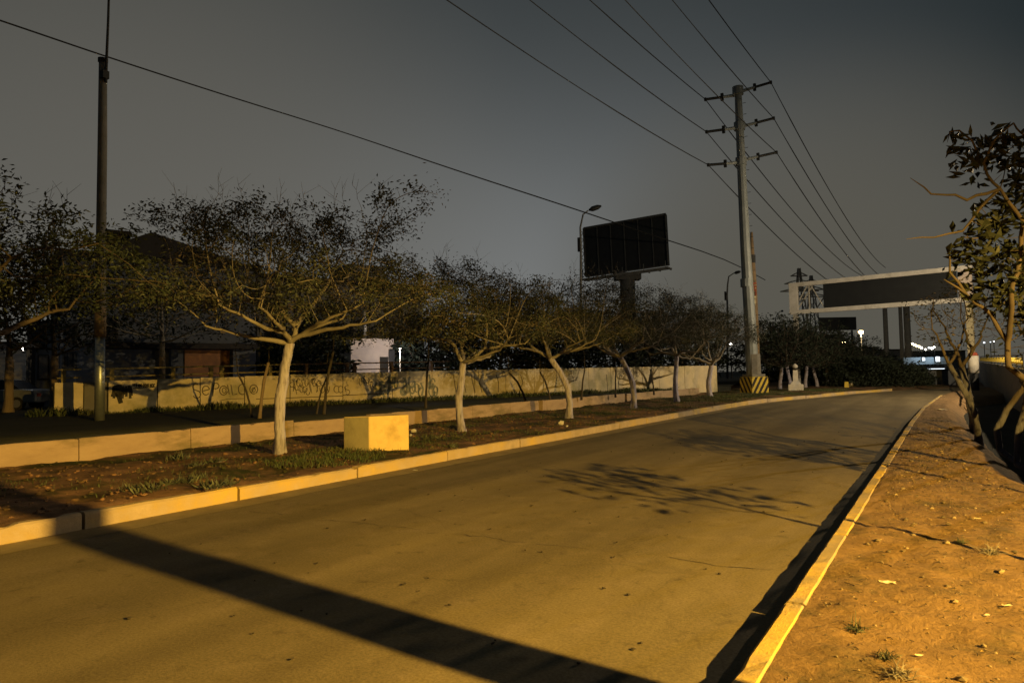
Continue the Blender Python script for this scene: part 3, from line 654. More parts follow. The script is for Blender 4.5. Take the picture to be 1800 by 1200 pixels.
# tall evergreen behind the wall left, hugging the concrete pole
dark_tree('evergreen_tree', 'dense dark tree behind the left end of the graffiti wall, around the tall concrete pole', tuple(at(95, 700, 31)[:2])+(.6,), 71, 7.6, 3.5, 1700, leafL=.24, tr=.18, cz=.62, rzf=.38, mats=(M['trunk_b'], M['twig_dark'], M['leaf_dark'], M['leaf_dark']))
dark_tree('evergreen_tree', 'dark leafy tree at the far left edge in front of the low white house', tuple(at(15, 700, 30)[:2])+(.6,), 72, 7.4, 3.2, 1500, leafL=.24, tr=.18, cz=.66, rzf=.36, mats=(M['trunk_b'], M['twig_dark'], M['leaf_dark'], M['leaf_dark']))
dark_tree('evergreen_tree', 'dim brown green tree between the concrete pole and the nearest whitewashed tree, behind the wall', tuple(at(285, 700, 31)[:2])+(.6,), 73, 7.2, 3.4, 1700, leafL=.20, tr=.15, cz=.66, rzf=.32, mats=(M['trunk_b'], M['twig'], M['leaf_dark'], M['leaf_dry']))
# background trees behind the wall, seen under the crowns
bgt = [(545, 36, 4.6, 1.8, 'dark tree behind the wall left of the small pale building'), (775, 42, 5.4, 2.4, 'dark tree behind the wall right of the small pale building'), (880, 46, 6.0, 3.6, 'dark tree behind the wall below the second crown of the row'), (980, 52, 6.4, 3.8, 'dark tree behind the wall, beneath the curved street lamp'), (1080, 58, 7.2, 4.0, 'dark tree behind the wall below the big billboard'), (1200, 66, 7.5, 4.4, 'dark tree beyond the right end of the wall')]
for i, (px, D, h, r, lb) in enumerate(bgt):
    p = at(px, 690, D); o = dark_tree('evergreen_tree', lb, (p[0], p[1], .5), 80+i, h, r*1.25, 1500, leafL=.40, leaf_n=(6, 10), group='dark trees behind the boundary wall', tr=.15, cz=.5, rzf=.52, mats=(M['trunk_b'], M['twig_dark'], M['leaf_dark'], M['leaf_dark']))
for i, (px, D, h, r, lb) in enumerate([(1352, 84, 7.2, 4.6, 'dark tree behind the thinner pole, left of the monument'), (1408, 88, 7.6, 4.8, 'dark tree mass directly behind the monument and the gantry leg'), (1458, 90, 7.0, 4.6, 'dark tree below the small billboard behind the gantry'), (1535, 92, 4.6, 4.2, 'low dark tree behind the bushes, below the lit street lamp')]):
    p = at(px, 690, D); dark_tree('evergreen_tree', lb, (p[0], p[1], -.2), 180+i, h, r, 1100, leafL=.42, leaf_n=(6, 9), group='dark trees behind the monument', tr=.15, cz=.5, rzf=.5, mats=(M['trunk_b'], M['twig_dark'], M['leaf_dark'], M['leaf_dark']))
# saplings before the wall
G_SAP = 'thin saplings in front of the graffiti wall'
saps = [(456, 22.5, 3.0, .055, .3, 'brown stemmed sapling forking just left of the nearest whitewashed trunk'), (444, 23.3, 2.4, .035, -.5, 'leaning sapling crossing the end of the grey graffiti word'), (569, 24.5, 3.6, .05, .35, 'dark leafed sapling above the scribbled lettering'), (556, 24.8, 2.2, .035, .4, 'thin bare sapling left of the scribbled lettering'), (748, 28, 3.4, .05, .15, 'sapling in front of the blue green paint'), (925, 32, 2.3, .05, -.8, 'bare sapling slanting left between the second and third whitewashed trees'), (968, 33, 2.3, .045, -.5, 'bare slanting sapling just left of the third whitewashed trunk'), (1022, 35, 2.4, .045, .2, 'upright bare sapling right of the third whitewashed trunk'), (1082, 38, 2.4, .045, .05, 'thin bare sapling left of the fourth whitewashed trunk'), (1150, 41, 2.4, .045, -.2, 'thin bare sapling right of the fourth whitewashed trunk')]
for i, (px, D, h, r, ln, lb) in enumerate(saps):
    p = at(px, 700, D); t = thing('sapling', lb, 'young tree', (p[0], p[1], .58), 0, G_SAP); rng = random.Random(100+i)
    l = cr(ln, 0, 0); trk = [(0, 0, -.05), (l[0]*.2, l[1]*.2, h*.2), (l[0]*.5, l[1]*.5, h*.42), (l[0], l[1], h*.62)]
    leafy = i in (0, 2, 4)
    A = dome(rng, 160 if leafy else 50, (l[0], l[1], h*.9), .9 if leafy else .5, .9 if leafy else .5, h*.3)
    grow_tree(t, 100+i, trk, [], A, (M['twig_dark'] if i else M['trunk_b'], M['twig_dark'], M['leaf_dark'], M['leaf_dark']), r, step=.16, kill=.25, leaf=((3, 6), .15, .5, .12) if leafy else ((1, 2), .10, .5, .1), leaf_frac=1 if leafy else .4)
# ------------------------------------------------------------------ right-hand trees
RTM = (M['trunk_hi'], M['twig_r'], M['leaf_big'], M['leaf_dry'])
def right_tree(name, label, base, pts_px, limbs_px, crown_pts, r, seed, leafspec, frac=.8, mats=RTM, step=.16, kill=.26, leaf2=None, tip=.006, group='trees along the dirt verge'):
    o = np.array(base); t = thing(name, label, 'tree', base, 0, group)
    tr = [(0, 0, -.3)]+[tuple(at(*p)-o) for p in pts_px]
    lb = [[tuple(at(*p)-o) for p in L] for L in limbs_px]
    c = grow_tree(t, seed, tr, lb, [p-o for p in crown_pts], mats, r, step=step, kill=kill, leaf=leafspec, leaf2=leaf2, leaf_frac=frac, tip_r=tip)
    print('rt', c); return t
rng = random.Random(21)
def blob(px, py, D, r, n, sq=1.0, rn=rng):
    c = at(px, py, D); out = []
    while len(out) < n:
        p = np.array([rn.uniform(-1, 1) for _ in range(3)])
        if np.linalg.norm(p) < 1: out.append(c+p*r*np.array([1, 1, sq]))
    return out
# leaning blue-white trunk
b = onz(1722, 765, .12)
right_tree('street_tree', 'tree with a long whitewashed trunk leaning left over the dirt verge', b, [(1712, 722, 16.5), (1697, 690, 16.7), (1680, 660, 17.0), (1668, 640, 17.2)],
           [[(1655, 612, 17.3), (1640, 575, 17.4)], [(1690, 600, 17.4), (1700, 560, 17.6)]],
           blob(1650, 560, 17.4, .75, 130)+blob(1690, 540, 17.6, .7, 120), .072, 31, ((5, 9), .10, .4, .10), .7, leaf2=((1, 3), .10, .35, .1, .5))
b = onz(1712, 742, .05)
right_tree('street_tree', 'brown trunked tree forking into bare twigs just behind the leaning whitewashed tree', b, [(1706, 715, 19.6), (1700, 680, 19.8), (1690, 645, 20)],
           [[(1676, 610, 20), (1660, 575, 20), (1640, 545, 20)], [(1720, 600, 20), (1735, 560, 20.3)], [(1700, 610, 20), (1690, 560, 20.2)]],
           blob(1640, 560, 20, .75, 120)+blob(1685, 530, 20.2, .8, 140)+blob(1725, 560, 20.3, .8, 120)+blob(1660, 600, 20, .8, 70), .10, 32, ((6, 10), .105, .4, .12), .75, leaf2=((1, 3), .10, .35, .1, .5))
# big tree reaching in from the right edge
b = np.array([2.6, 12.4, -.9])
right_tree('flowering_tree', 'big leaved tree reaching in from the right edge with a bluish whitewashed fork', b, [(1870, 800, 10.6), (1835, 720, 10.7), (1800, 665, 10.8)],
           [[(1776, 645, 10.8), (1770, 600, 10.9), (1745, 555, 11), (1700, 518, 11), (1660, 492, 11)], [(1700, 518, 11), (1672, 480, 11), (1668, 440, 11), (1690, 420, 11)],
            [(1792, 600, 10.6), (1780, 520, 10.5), (1795, 440, 10.4), (1800, 390, 10.3), (1760, 335, 10.2), (1728, 290, 10.1), (1712, 245, 10.1), (1690, 232, 10.1), (1672, 228, 10.1)],
            [(1760, 335, 10.2), (1700, 350, 10.1), (1640, 340, 10.1), (1597, 312, 10.1)], [(1728, 290, 10.1), (1745, 250, 10), (1785, 215, 10)], [(1740, 350, 10.4), (1690, 405, 10.5), (1640, 418, 10.5), (1592, 418, 10.5)]],
           blob(1740, 300, 10.3, .42, 70, .7)+blob(1790, 250, 10.4, .55, 90, .7)+blob(1770, 400, 10.6, .60, 130, .8)+blob(1720, 440, 10.8, .42, 60, .7)+blob(1790, 470, 10.7, .55, 110)+blob(1690, 265, 10.2, .28, 30, .6)+blob(1745, 520, 11.1, .45, 50)+blob(1850, 350, 10.8, .9, 120)+blob(1870, 480, 11, .9, 90), .095, 33, ((7, 11), .22, .40, .13), 1.0, tip=.006)
b = np.array([2.2, 18.2, -.9])
right_tree('flowering_tree', 'smaller tree in the ditch whose orange lit limb slants across the dark wall', b, [(1757, 790, 16.5), (1752, 755, 16.5), (1770, 720, 16.4), (1796, 685, 16.3)],
           [[(1820, 640, 16.2), (1830, 560, 16.2)], [(1800, 640, 16.3), (1786, 560, 16.3)]], blob(1790, 560, 16.4, .8, 110)+blob(1760, 590, 16.8, .7, 80), .075, 34, ((2, 4), .15, .42, .12), .7)
b = np.array([2.9, 15.4, -.9])
right_tree('flowering_tree', 'slim tree at the right edge with an orange lit stem rising from the ditch', b, [(1787, 815, 14.4), (1790, 760, 14.4), (1806, 700, 14.4), (1815, 640, 14.4)],
           [[(1812, 560, 14.4), (1800, 480, 14.4)]], blob(1800, 480, 14.5, .9, 130)+blob(1810, 560, 14.5, .7, 60), .07, 35, ((2, 5), .17, .42, .12), .8)
# young trees just outside the frame on the right: their stems and crowns shade the dirt and the road
def verge_tree(label, x, y, h0, h1, r, n, seed, leafn, stem=.035):
    rg_ = random.Random(seed); t = thing('young_tree', label, 'young tree', (x, y, .2), 0, 'young trees beside the camera on the dirt verge')
    A = dome(rg_, n, (0, 0, (h0+h1)/2), r, r, (h1-h0)/2, low=-1, hollow=0)
    grow_tree(t, seed, [(0, 0, -.1), (.02, 0, h0*.3), (-.02, .02, h0*.6), (0, 0, h0*.95)], [], A, (M['trunk_b'], M['twig'], M['leaf_big'], M['leaf_big']), stem, step=.15, kill=.25, leaf=(leafn, .17, .42, .10), leaf_frac=.8)
verge_tree('young tree with a sparse crown just right of the frame, shading the near road', 1.8, 7.0, 1.55, 2.4, .6, 110, 51, (4, 7))
verge_tree('young tree with a fuller crown just right of the frame, shading the road further on', 2.2, 10.2, 1.7, 2.6, 1.05, 260, 52, (6, 9))
verge_tree('young tree standing in the ditch right of the frame', 3.2, 13.0, 1.6, 2.9, .9, 110, 53, (2, 4))
# pole beside the camera that throws the broad shadow over the road
t = thing('utility_pole', 'tapered concrete utility pole beside the camera that throws the broad shadow', 'utility pole', (1.9, 3.5, .2))
MB().tube([(0, 0, -.2), (0, 0, 1.5), (0, .01, 3), (0, .02, 4.2), (0, .02, 6), (0, .02, 9.5)], [.22, .185, .118, .095, .085, .07], 20, wob=.03).build('pole', M['pole_conc'], t, True)
m = MB(); m.box((0, 0, 9.0), (1.8, .1, .12)); m.build('crossarm', M['pole_conc'], t)
# ------------------------------------------------------------------ yellow block on the strip
t = thing('concrete_block', 'large yellow painted concrete block on the planting strip near the kerb', 'concrete block', (-10.68, 10.91, 0))
fh = Vector((_f[0], _f[1], 0)).normalized(); rh = Vector((_r[0], _r[1], 0)).normalized()
cb2 = lambda x, y: rh*x+fh*y-Vector((-10.68, 10.91, 0))
q1 = cb2(-3.32, 15.8); q2 = cb2(-3.32+.95*.914, 15.8+.3*.914); q0 = cb2(-3.32-.92*.72, 15.8+.4*.72); q3 = q0+(q2-q1)+(q1-q2).normalized()*-.2+fh*.5
bl = [q1, q2, q3, q0]; H = [.99, 1.0, .98, .97]
m = MB(); m.add([(v.x, v.y, .02) for v in bl]+[(v.x, v.y, h) for v, h in zip(bl, H)], [(3, 2, 1, 0), (4, 5, 6, 7), (0, 1, 5, 4), (1, 2, 6, 5), (2, 3, 7, 6), (3, 0, 4, 7)])
m.build('block_body', M['block'], t, bevel=.015)
dq = (q0-q1).normalized(); nq = Vector((dq.y, -dq.x, 0)); nq = nq if nq.dot(fh) < 0 else -nq
Lq = (q0-q1).length; m = MB(); a = q1+dq*.02+nq*.004; b_ = q1+dq*(Lq-.02)+nq*.004
m.add([(a.x, a.y, .03), (b_.x, b_.y, .03), (b_.x, b_.y, .955), (a.x, a.y, .975)]+[(p.x-nq.x*.01, p.y-nq.y*.01, z) for p, z in ((a, .03), (b_, .03), (b_, .955), (a, .975))], [(0, 1, 2, 3), (7, 6, 5, 4), (0, 4, 5, 1), (1, 5, 6, 2), (2, 6, 7, 3), (3, 7, 4, 0)])
m.build('dull_side', M['block_s'], t)['label'] = 'duller greyish side of the yellow block'  # this side gets its own duller, greyer colour

# ------------------------------------------------------------------ tall concrete pole with metal sleeve (left)
b = at(175, 738, 22.7)
t = thing('utility_pole', 'tall concrete pole in a shiny steel sleeve at the left end of the graffiti wall', 'utility pole', (b[0], b[1], .6))
L_ = lambda px, py, D: at(px, py, D)-np.array([b[0], b[1], .6])
MB().tube([L_(176, 592, 22.7), L_(178, 400, 22.7), L_(180, 250, 22.7), L_(181, 106, 22.7)], [.165, .15, .14, .12], 16).build('pole', M['pole_conc'], t, True)
MB().tube([L_(175, 742, 22.7), L_(176, 590, 22.7)], [.155, .145], 20).build('steel_sleeve', M['steel'], t, True)
MB().tube([L_(176, 592, 22.69), L_(176.5, 540, 22.69)], [.175, .172], 16).build('stained_band', M['pole_rust'], t, True)
m = MB().tube([L_(181, 110, 22.7), L_(181, 103, 22.7)], [.15, .15], 12); m.tube([L_(186, 145, 22.6), L_(187.5, 100, 22.6), L_(190, 40, 22.6), L_(192, -30, 22.6), L_(196, -60, 22.6), L_(215, -80, 22.6)], [.05, .045, .04, .035, .03, .03], 8)
m.build('lamp_arm', M['darkmetal'], t)
m = MB().box(L_(184, 132, 22.6), (.2, .2, .25)); m.build('clamp', M['darkmetal'], t)
MB().box(L_(225, -84, 22.6), (.6, .3, .14), .6).build('lamp_head', M['midmetal'], t, bevel=.03)
# overhead cable
pts = []
for s in range(41):
    u = s/40; px = -260+(1345+260)*u; invD = (1/19.2)+((1/150)-(1/19.2))*u
    D = 1/invD
    py = np.interp(px, [-260, 0, 190, 400, 600, 800, 1040, 1170, 1300, 1345], [-50, 36, 101, 169, 231, 299, 377, 422, 461, 492])
    pts.append(at(px, py, D))
sp = [Vector(p) for p in pts]
for _ in range(3): sp = [sp[0]]+[(sp[i-1]+sp[i]*2+sp[i+1])/4 for i in range(1, len(sp)-1)]+[sp[-1]]
tag(MB().tube(sp, [.028+.05*max(0, (i-22)/18) for i in range(41)], 6).build('overhead_cable', M['wire'], smooth=True), 'single thick black cable sagging from the upper left past the concrete pole', 'cable')
# ------------------------------------------------------------------ transmission pole, striped base, wires
tb = np.array([-12.5, 54.0, 0.15])
t = thing('transmission_pole', 'tall grey steel transmission pole carrying six wires above the striped base', 'transmission pole', tb)
TL = lambda px, py, D=52.2: Vector(at(px, py, D)-tb)
MB().tube([(0, 0, 0.9), TL(1322, 640), TL(1318, 560), TL(1314, 497), TL(1310, 430), TL(1305, 330), TL(1300, 220), TL(1297, 156)], [.50, .47, .44, .42, .38, .34, .30, .26], 12).build('pole', M['steel_t'], t)
for py, r in ((160, .42), (497, .46), (222, .42), (284, .42)): 
    c = TL(1297+(py-160)*.045, py); MB().tube([c-Vector((0, 0, .3)), c+Vector((0, 0, .3))], r, 12).build('pole_collar', M['steel_t'], t)
tips = [((1240, 175), (1290, 168), 51.2), ((1242, 232), (1293, 225), 51.2), ((1245, 290), (1296, 286), 51.2), ((1355, 145), (1305, 160), 53.6), ((1360, 208), (1306, 222), 53.6), ((1365, 268), (1308, 281), 53.6)]
tipw = []
for (tx, ty), (rx_, ry_), D in tips:
    D2 = {51.2: 50.9, 53.6: 54.3}[D]
    a = TL(rx_, ry_, 52.2 if D < 52 else 52.4); e = TL(tx, ty, D2); tipw.append(Vector(tb)+e)
    mid = a.lerp(e, .42)
    arm = MB().tube([a, mid], [.13, .10], 8).build('crossarm', M['steel_t'], t)
    m = MB(); n = 15
    P_ = [mid.lerp(e, i/(n*2)) for i in range(n*2+1)]
    m.tube(P_, [.11 if i % 2 else .055 for i in range(n*2+1)], 8); m.box(mid, (.2, .2, .55)); m.box(e, (.16, .2, .22))
    m.build('insulator', M['darkmetal'], t)
for k in range(26):
    z = 1.5+k*.85; c = Vector((0, 0, .9)).lerp(TL(1297, 156), (z)/23.2); MB().box((c.x+.40, c.y+.05, z+.2), (.22, .03, .03)).build('climbing_step', M['darkmetal'], t)
t2 = thing('concrete_pillar', 'square concrete pole base painted with black and yellow hazard stripes', 'pole base', (tb[0], tb[1], 0.1))
def face_px(px, py, D=52.2): return Vector(at(px, py, D)-np.array([tb[0], tb[1], .1]))
bw_, bh_ = 1.5, 1.32
rzb = YAW+RAD(18)
body = MB().box((0, 0, bh_/2), (bw_, bw_, bh_), rzb, .97).build('base_block', M['yellow'], t2, bevel=.02)
mb = MB()
def stripes(m, rz, flip):
    cx, sx = math.cos(rz), math.sin(rz)
    for k in range(-4, 8):
        u0 = -bw_/2+k*.46; w = .23; H_ = bh_-.02
        poly = []
        for zz in (0.02, H_):
            for du in (0, w): poly.append((u0+du+(zz*.62), zz))
        a, b_, c, d = poly[0], poly[1], poly[3], poly[2]
        # clip to face
        def clip(P, s, lim):
            out = []
            for i in range(len(P)):
                A_, B_ = P[i], P[(i+1) % len(P)]; ia = (A_[0]*s <= lim); ib = (B_[0]*s <= lim)
                if ia: out.append(A_)
                if ia != ib:
                    tt = (lim*s-A_[0])/(B_[0]-A_[0]); out.append((lim*s, A_[1]+(B_[1]-A_[1])*tt))
            return out
        P = clip([a, b_, c, d], 1, bw_/2*.965)
        if P: P = clip(P, -1, bw_/2*.965)
        if len(P) < 3: continue
        vs = []
        for u, zz in P:
            if flip: u = -u
            off = -(bw_/2*(1-.03*zz/bh_)+.006); vs.append((u*cx-off*sx, u*sx+off*cx, zz))
        m.add(vs, [tuple(range(len(vs)))])
stripes(mb, rzb, False); stripes(mb, rzb-math.pi/2, True)
mb.build('hazard_stripes', M['black'], t2)
MB().box((0, 0, bh_+.10), (1.2, 1.2, .2), rzb).build('plinth', M['pole_conc'], t2, bevel=.02)
MB().tube([(0, 0, bh_+.2), TL(1323.5, 622)+Vector((0, 0, .05))], [.56, .52], 8).build('footing_sleeve', M['pole_conc'], t2)
# wires
G_W = 'six power wires strung on the transmission pole'
wl = ['left side power wire from the top arm', 'left side power wire from the middle arm', 'left side power wire from the lowest arm', 'right side power wire from the top arm', 'right side power wire from the middle arm', 'right side power wire from the lowest arm']
for i, e in enumerate(tipw):
    S1 = 2.4 if i < 3 else 2.0; pts = []
    for k in range(25):
        s = k/24; pts.append((e.x, e.y-100*(1-s), e.z-4*S1*s*(1-s)))
    for k in range(1, 31):
        s = k/30; pts.append((e.x, e.y+120*s, e.z-4*2.2*s*(1-s)))
    tag(MB().tube(pts, [.022]*20+[.032]*6+[.045]*9+[.055]*20, 5).build('power_wire', M['wire'], smooth=True), wl[i]+' of the transmission pole', 'wire', G_W)
# second concrete pole right behind with painted marks
b = np.array(onz(1329, 688, .2)); b = at(1330, 680, 57); b[2] = .2
t = thing('utility_pole', 'thinner concrete pole with red and cream marks just behind the transmission pole', 'utility pole', b)
Q = lambda px, py, D=57: Vector(at(px, py, D)-b)
MB().tube([(0, 0, -.2), Q(1329, 600), Q(1325, 500), Q(1322, 445), Q(1321, 408)], [.30, .27, .24, .19, .10], 12).build('pole', M['pole_rust'], t, True)
MB().tube([Q(1322, 462), Q(1321.6, 448)], [.28, .28], 10).build('clamp', M['darkmetal'], t)
# marks on the pole face: red and cream painted signs
m = MB(); m2 = MB()
nrm = Vector((.35, -.93, 0)).normalized(); sd = Vector((nrm.y*-1, nrm.x, 0))
def mk(mm, py0, py1, off, w):
    a = Q(1325.5, py0); c = Q(1325.5, py1); mid = (a+c)/2+nrm*(.265)+sd*off; mm.box(mid, (w, .02, abs(a.z-c.z)), math.atan2(sd.y, sd.x))
for y0, y1, off, w in ((497, 500, 0, .3), (500, 512, -.1, .08), (503, 506, .05, .2), (508, 511, .04, .22), (510, 520, .1, .09)): mk(m, y0, y1, off, w)
for y0, y1, off, w in ((521, 524, 0, .22), (526, 536, .05, .08), (529, 532, -.02, .24), (537, 546, -.04, .09)): mk(m2, y0, y1, off, w)
m.build('painted_mark', M['sign_r'], t); m2.build('painted_mark', M['sign_w'], t)
# white monument
b = onz(1399, 686, .2)
t = thing('monument', 'small white stepped monument on a square plinth by the kerb', 'monument', (b[0], b[1], .15), .2)
MB().box((0, 0, .28), (1.15, 1.1, .56)).build('plinth', M['white'], t, bevel=.02)
m = MB().box((0, 0, .68), (.85, .8, .26), 0, .6).box((0, 0, 1.25), (.42, .42, .95), 0, .8); m.build('shaft', M['white'], t, bevel=.015)
m = MB().tube([(0, 0, 1.72), (0, 0, 1.80), (0, 0, 1.86)], [.20, .26, .22], 12); m.build('cap', M['black'], t)
m = MB().tube([(0, 0, 1.86), (0, 0, 1.95), (0, 0, 2.06), (0, 0, 2.16), (0, 0, 2.24)], [.12, .20, .22, .14, .05], 12); m.build('finial', M['white'], t, True)
# small marker posts
for px, py, lb, mt in ((1488, 682, 'small orange yellow marker stone at the end of the strip', 'yellow'), (1496, 680, 'small pale marker post beside the orange yellow stone', 'sign_w')):
    p = onz(px, py, .15); tag(MB().box((p[0], p[1], .42), (.42, .3, .62), .3, .75).build('marker_stone', M[mt], bevel=.03), lb, 'marker stone')
# ------------------------------------------------------------------ big billboard
D = 95; cb = at(1098, 560, D)
t = thing('billboard', 'large dark unlit billboard on a single thick column above the trees', 'billboard', (cb[0], cb[1], .5))
o = np.array([cb[0], cb[1], .5]); B = lambda px, py, D=95: Vector(at(px, py, D)-o)
c00, c10, c11, c01 = B(1031, 487, 98), B(1176, 466, 92), B(1171, 377, 92), B(1027, 402, 98)
vr = (c10-c00).normalized(); nr = Vector((vr.y, -vr.x, 0)).normalized()
if nr.dot(Vector(CP-np.array(cb))) < 0: nr = -nr
m = MB(); m.add([c00, c10, c11, c01]+[c-nr*.35 for c in (c00, c10, c11, c01)], [(0, 1, 2, 3), (7, 6, 5, 4), (0, 4, 5, 1), (1, 5, 6, 2), (2, 6, 7, 3), (3, 7, 4, 0)]); m.build('panel', M['panel'], t)
m = MB(); e = nr*.16
for k in range(7):
    s = k/6; m.beam(c00.lerp(c10, s)+e, c01.lerp(c11, s)+e, .14)
m.beam(c00+e, c10+e, .16); m.beam(c01+e, c11+e, .3); m.beam(c00+e*2.2, c01+e*2.2, .16); m.beam(c10+e*2.2, c11+e*2.2, .16)
m.build('frame', M['frame_d'], t)
m = MB(); dn = Vector((0, 0, -.5))
for j in (0, .8, 1.6): m.beam(c00+nr*j+dn-vr*.4, c10+nr*j+dn+vr*.4, .16)
for k in range(9):
    s = k/8; a = c00.lerp(c10, s)+dn; m.beam(a-nr*1.0, a+nr*1.7, .12); 
    if k % 2 == 0: m.beam(a+nr*1.6, a+nr*1.6+Vector((0, 0, .9)), .06)
m.build('catwalk', M['midmetal'], t)
m = MB(); zt = c00.lerp(c10, .48).z-.6; pc = c00.lerp(c10, .48); m.tube([(pc.x-nr.x*.9, pc.y-nr.y*.9, -.6), (pc.x-nr.x*.9, pc.y-nr.y*.9, zt-.4)], 1.05, 20); m.box((pc.x-nr.x*.9, pc.y-nr.y*.9, zt), (3.6, 2.0, 1.0), YAW)
m.build('column', M['frame_d'], t)
# left side lattice of the billboard
m = MB()
for k in range(7):
    z0 = c00.lerp(c01, k/7); z1 = c00.lerp(c01, (k+1)/7); q_ = vr*-.8; m.beam(z0+q_-nr*.4, z1-nr*.4, .07); m.beam(z0-nr*.4, z1+q_-nr*.4, .07)
m.beam(c00-vr*.8-nr*.4, c01-vr*.8-nr*.4, .1); m.build('side_lattice', M['midmetal'], t)
# ------------------------------------------------------------------ curved street lamps (unlit)
def curved_lamp(label, pts, head, D, r=.09):
    b = at(pts[0][0], 680, D); b[2] = .5; t = thing('street_lamp', label, 'street lamp', b, 0, 'unlit curved street lamps'); Z = lambda px, py: Vector(at(px, py, D)-b)
    MB().tube([(0, 0, 0)]+[Z(*p) for p in pts], [r*1.6]+[r*(1.4-.8*i/len(pts)) for i in range(len(pts))], 8).build('pole', M['midmetal'], t, True)
    a, c = Z(*head[0]), Z(*head[1]); d = c-a; m = MB(); m.tube([a-d*.05, a+d*.25, a+d*.7, c], [.08, .26, .24, .08], 10); m.build('lamp_head', M['darkmetal'], t, True)
    MB().box(Z(pts[1][0]-3, pts[1][1]), (.25, .25, 1.4)).build('control_box', M['darkmetal'], t)
curved_lamp('unlit curved street lamp at the left edge of the billboard', [(1021, 510), (1021, 430), (1020, 400), (1025, 377), (1034, 370)], [(1036, 369), (1057, 362)], 68)
curved_lamp('unlit curved street lamp left of the transmission pole', [(1279, 550), (1278, 520), (1279, 500), (1281, 486), (1290, 480)], [(1291, 480), (1302, 477)], 110, .12)
curved_lamp('thin distant street lamp between the transmission pole and the gantry', [(1363, 590), (1362, 570), (1363, 560), (1367, 550), (1373, 547)], [(1373, 547), (1377, 546)], 160, .10)
# ------------------------------------------------------------------ gantry sign across the road
gl = at(1392, 548, 70); gr = at(1707, 530, 59.5)
gx = Vector((gr[0]-gl[0], gr[1]-gl[1], 0)); GW = gx.length; GRZ = math.atan2(gx.y, gx.x)
t = thing('gantry_sign', 'white framed sign gantry with a long dark panel spanning the road', 'sign gantry', (gl[0], gl[1], 0), GRZ)
zb, zt = 7.75, 10.55
for z in (zb, zt):
    MB().box((GW/2, 0, z), (GW+.4, .35, .42)).build('chord', M['white_g'], t, bevel=.02)
    MB().box((GW/2, 1.0, z), (GW+.4, .2, .2)).build('rear_chord', M['white_g'], t)
MB().box((.25, 0, (zb+zt)/2), (.78, .42, zt-zb-.36)).build('end_panel', M['white_g'], t)
MB().box((GW-.35, 0, (zb+zt)/2), (1.0, .42, zt-zb-.36)).build('end_panel', M['house_p'], t)
MB().box(((3.15+GW-1.0)/2, .05, (zb+zt)/2-.02), (GW-4.15, .12, zt-zb-.36)).build('sign_panel', M['panel'], t)
m = MB(); m.beam((1.75, .1, zb), (1.75, .1, zt), .10); m.beam((.75, .1, zb+1.2), (1.7, .1, zt), .08); m.beam((1.9, .1, zt-.1), (3.1, .1, zb+.4), .08); m.beam((.8, .1, zb+1.3), (1.75, .1, zb+1.3), .05)
for k in range(8):
    x = k*GW/8; m.beam((x, .95, zb), (x+GW/8, .95, zt), .1)
m.build('bracing', M['white'], t)
MB().box((.25, .3, zb/2-.2), (.42, .42, zb-.1)).build('leg', M['white'], t)
MB().box((GW-.2, .3, zb/2-.6), (.5, .5, zb+.7)).build('leg', M['sign_w'], t)
# ------------------------------------------------------------------ far billboard, lattice towers, columns
p0 = at(1440, 581, 150); p1 = at(1505, 579, 150); v = Vector(p1-p0); t = thing('billboard', 'small dark billboard low behind the gantry', 'billboard', (p0[0], p0[1], 0), math.atan2(v.y, v.x))
w_ = v.xy.length; MB().box((w_/2, 0, p0[2]+1.45), (w_, .4, 2.85)).build('panel', M['panel'], t)
m = MB(); m.box((w_*.15, .3, p0[2]/2), (.3, .3, p0[2])); m.box((w_*.55, .3, p0[2]/2), (.5, .5, p0[2])); m.box((w_*.9, .3, p0[2]/2), (.3, .3, p0[2])); m.build('legs', M['darkmetal'], t)
def lattice(label, px, ptop, D, w):
    b = at(px, 650, D); tp = at(px, ptop, D); h = tp[2]; t = thing('lattice_tower', label, 'pylon', (b[0], b[1], 0), YAW, 'lattice pylons far behind the gantry'); m = MB()
    cs = [(-w, -w), (w, -w), (w, w), (-w, w)]; lv = 9
    for i in range(lv):
        s0, s1 = 1-(i/lv)**.8*.92, 1-((i+1)/lv)**.8*.92; z0, z1 = h*i/lv, h*(i+1)/lv
        for k in range(4):
            a, c = cs[k], cs[(k+1) % 4]; m.beam((a[0]*s0, a[1]*s0, z0), (a[0]*s1, a[1]*s1, z1), .22); m.beam((a[0]*s0, a[1]*s0, z0), (c[0]*s1, c[1]*s1, z1), .12)
    m.build('mast', M['midmetal'], t)
    m = MB()
    for zz, ww in ((h*.93, 1.8), (h*.86, 3.2), (h*.79, 4.2)):
        m.beam((-ww, 0, zz), (0, 0, zz+.9), .2); m.beam((ww, 0, zz), (0, 0, zz+.9), .2); m.beam((-ww, 0, zz), (ww, 0, zz), .25); m.beam((-ww, .3, zz), (-ww*.5, 0, zz+.5), .2); m.beam((ww, .3, zz), (ww*.5, 0, zz+.5), .2)
    m.build('crossarms', M['midmetal'], t)
lattice('taller lattice pylon behind the left end of the gantry', 1411, 470, 150, 2.4); lattice('shorter lattice pylon seen through the open end of the gantry', 1432, 483, 165, 2.4)
for px, lb, r in ((1560, 'left one of the three tall grey columns beyond the gantry', .36), (1587, 'middle and thinnest of the three tall grey columns beyond the gantry', .28), (1598, 'right and thickest of the three tall grey columns beyond the gantry', .50)):
    b = at(px, 650, 105); h = at(px, 528, 105)[2]; t = thing('column', lb, 'column', (b[0], b[1], -.3), 0, 'tall grey columns beyond the gantry')
    MB().tube([(0, 0, 0), (0, 0, h)], [r*1.05, r*.9], 14).build('shaft', M['pole_conc'], t, True); MB().box((0, 0, h+.3), (r*3, r*2.4, .6)).build('capital', M['pole_conc'], t)
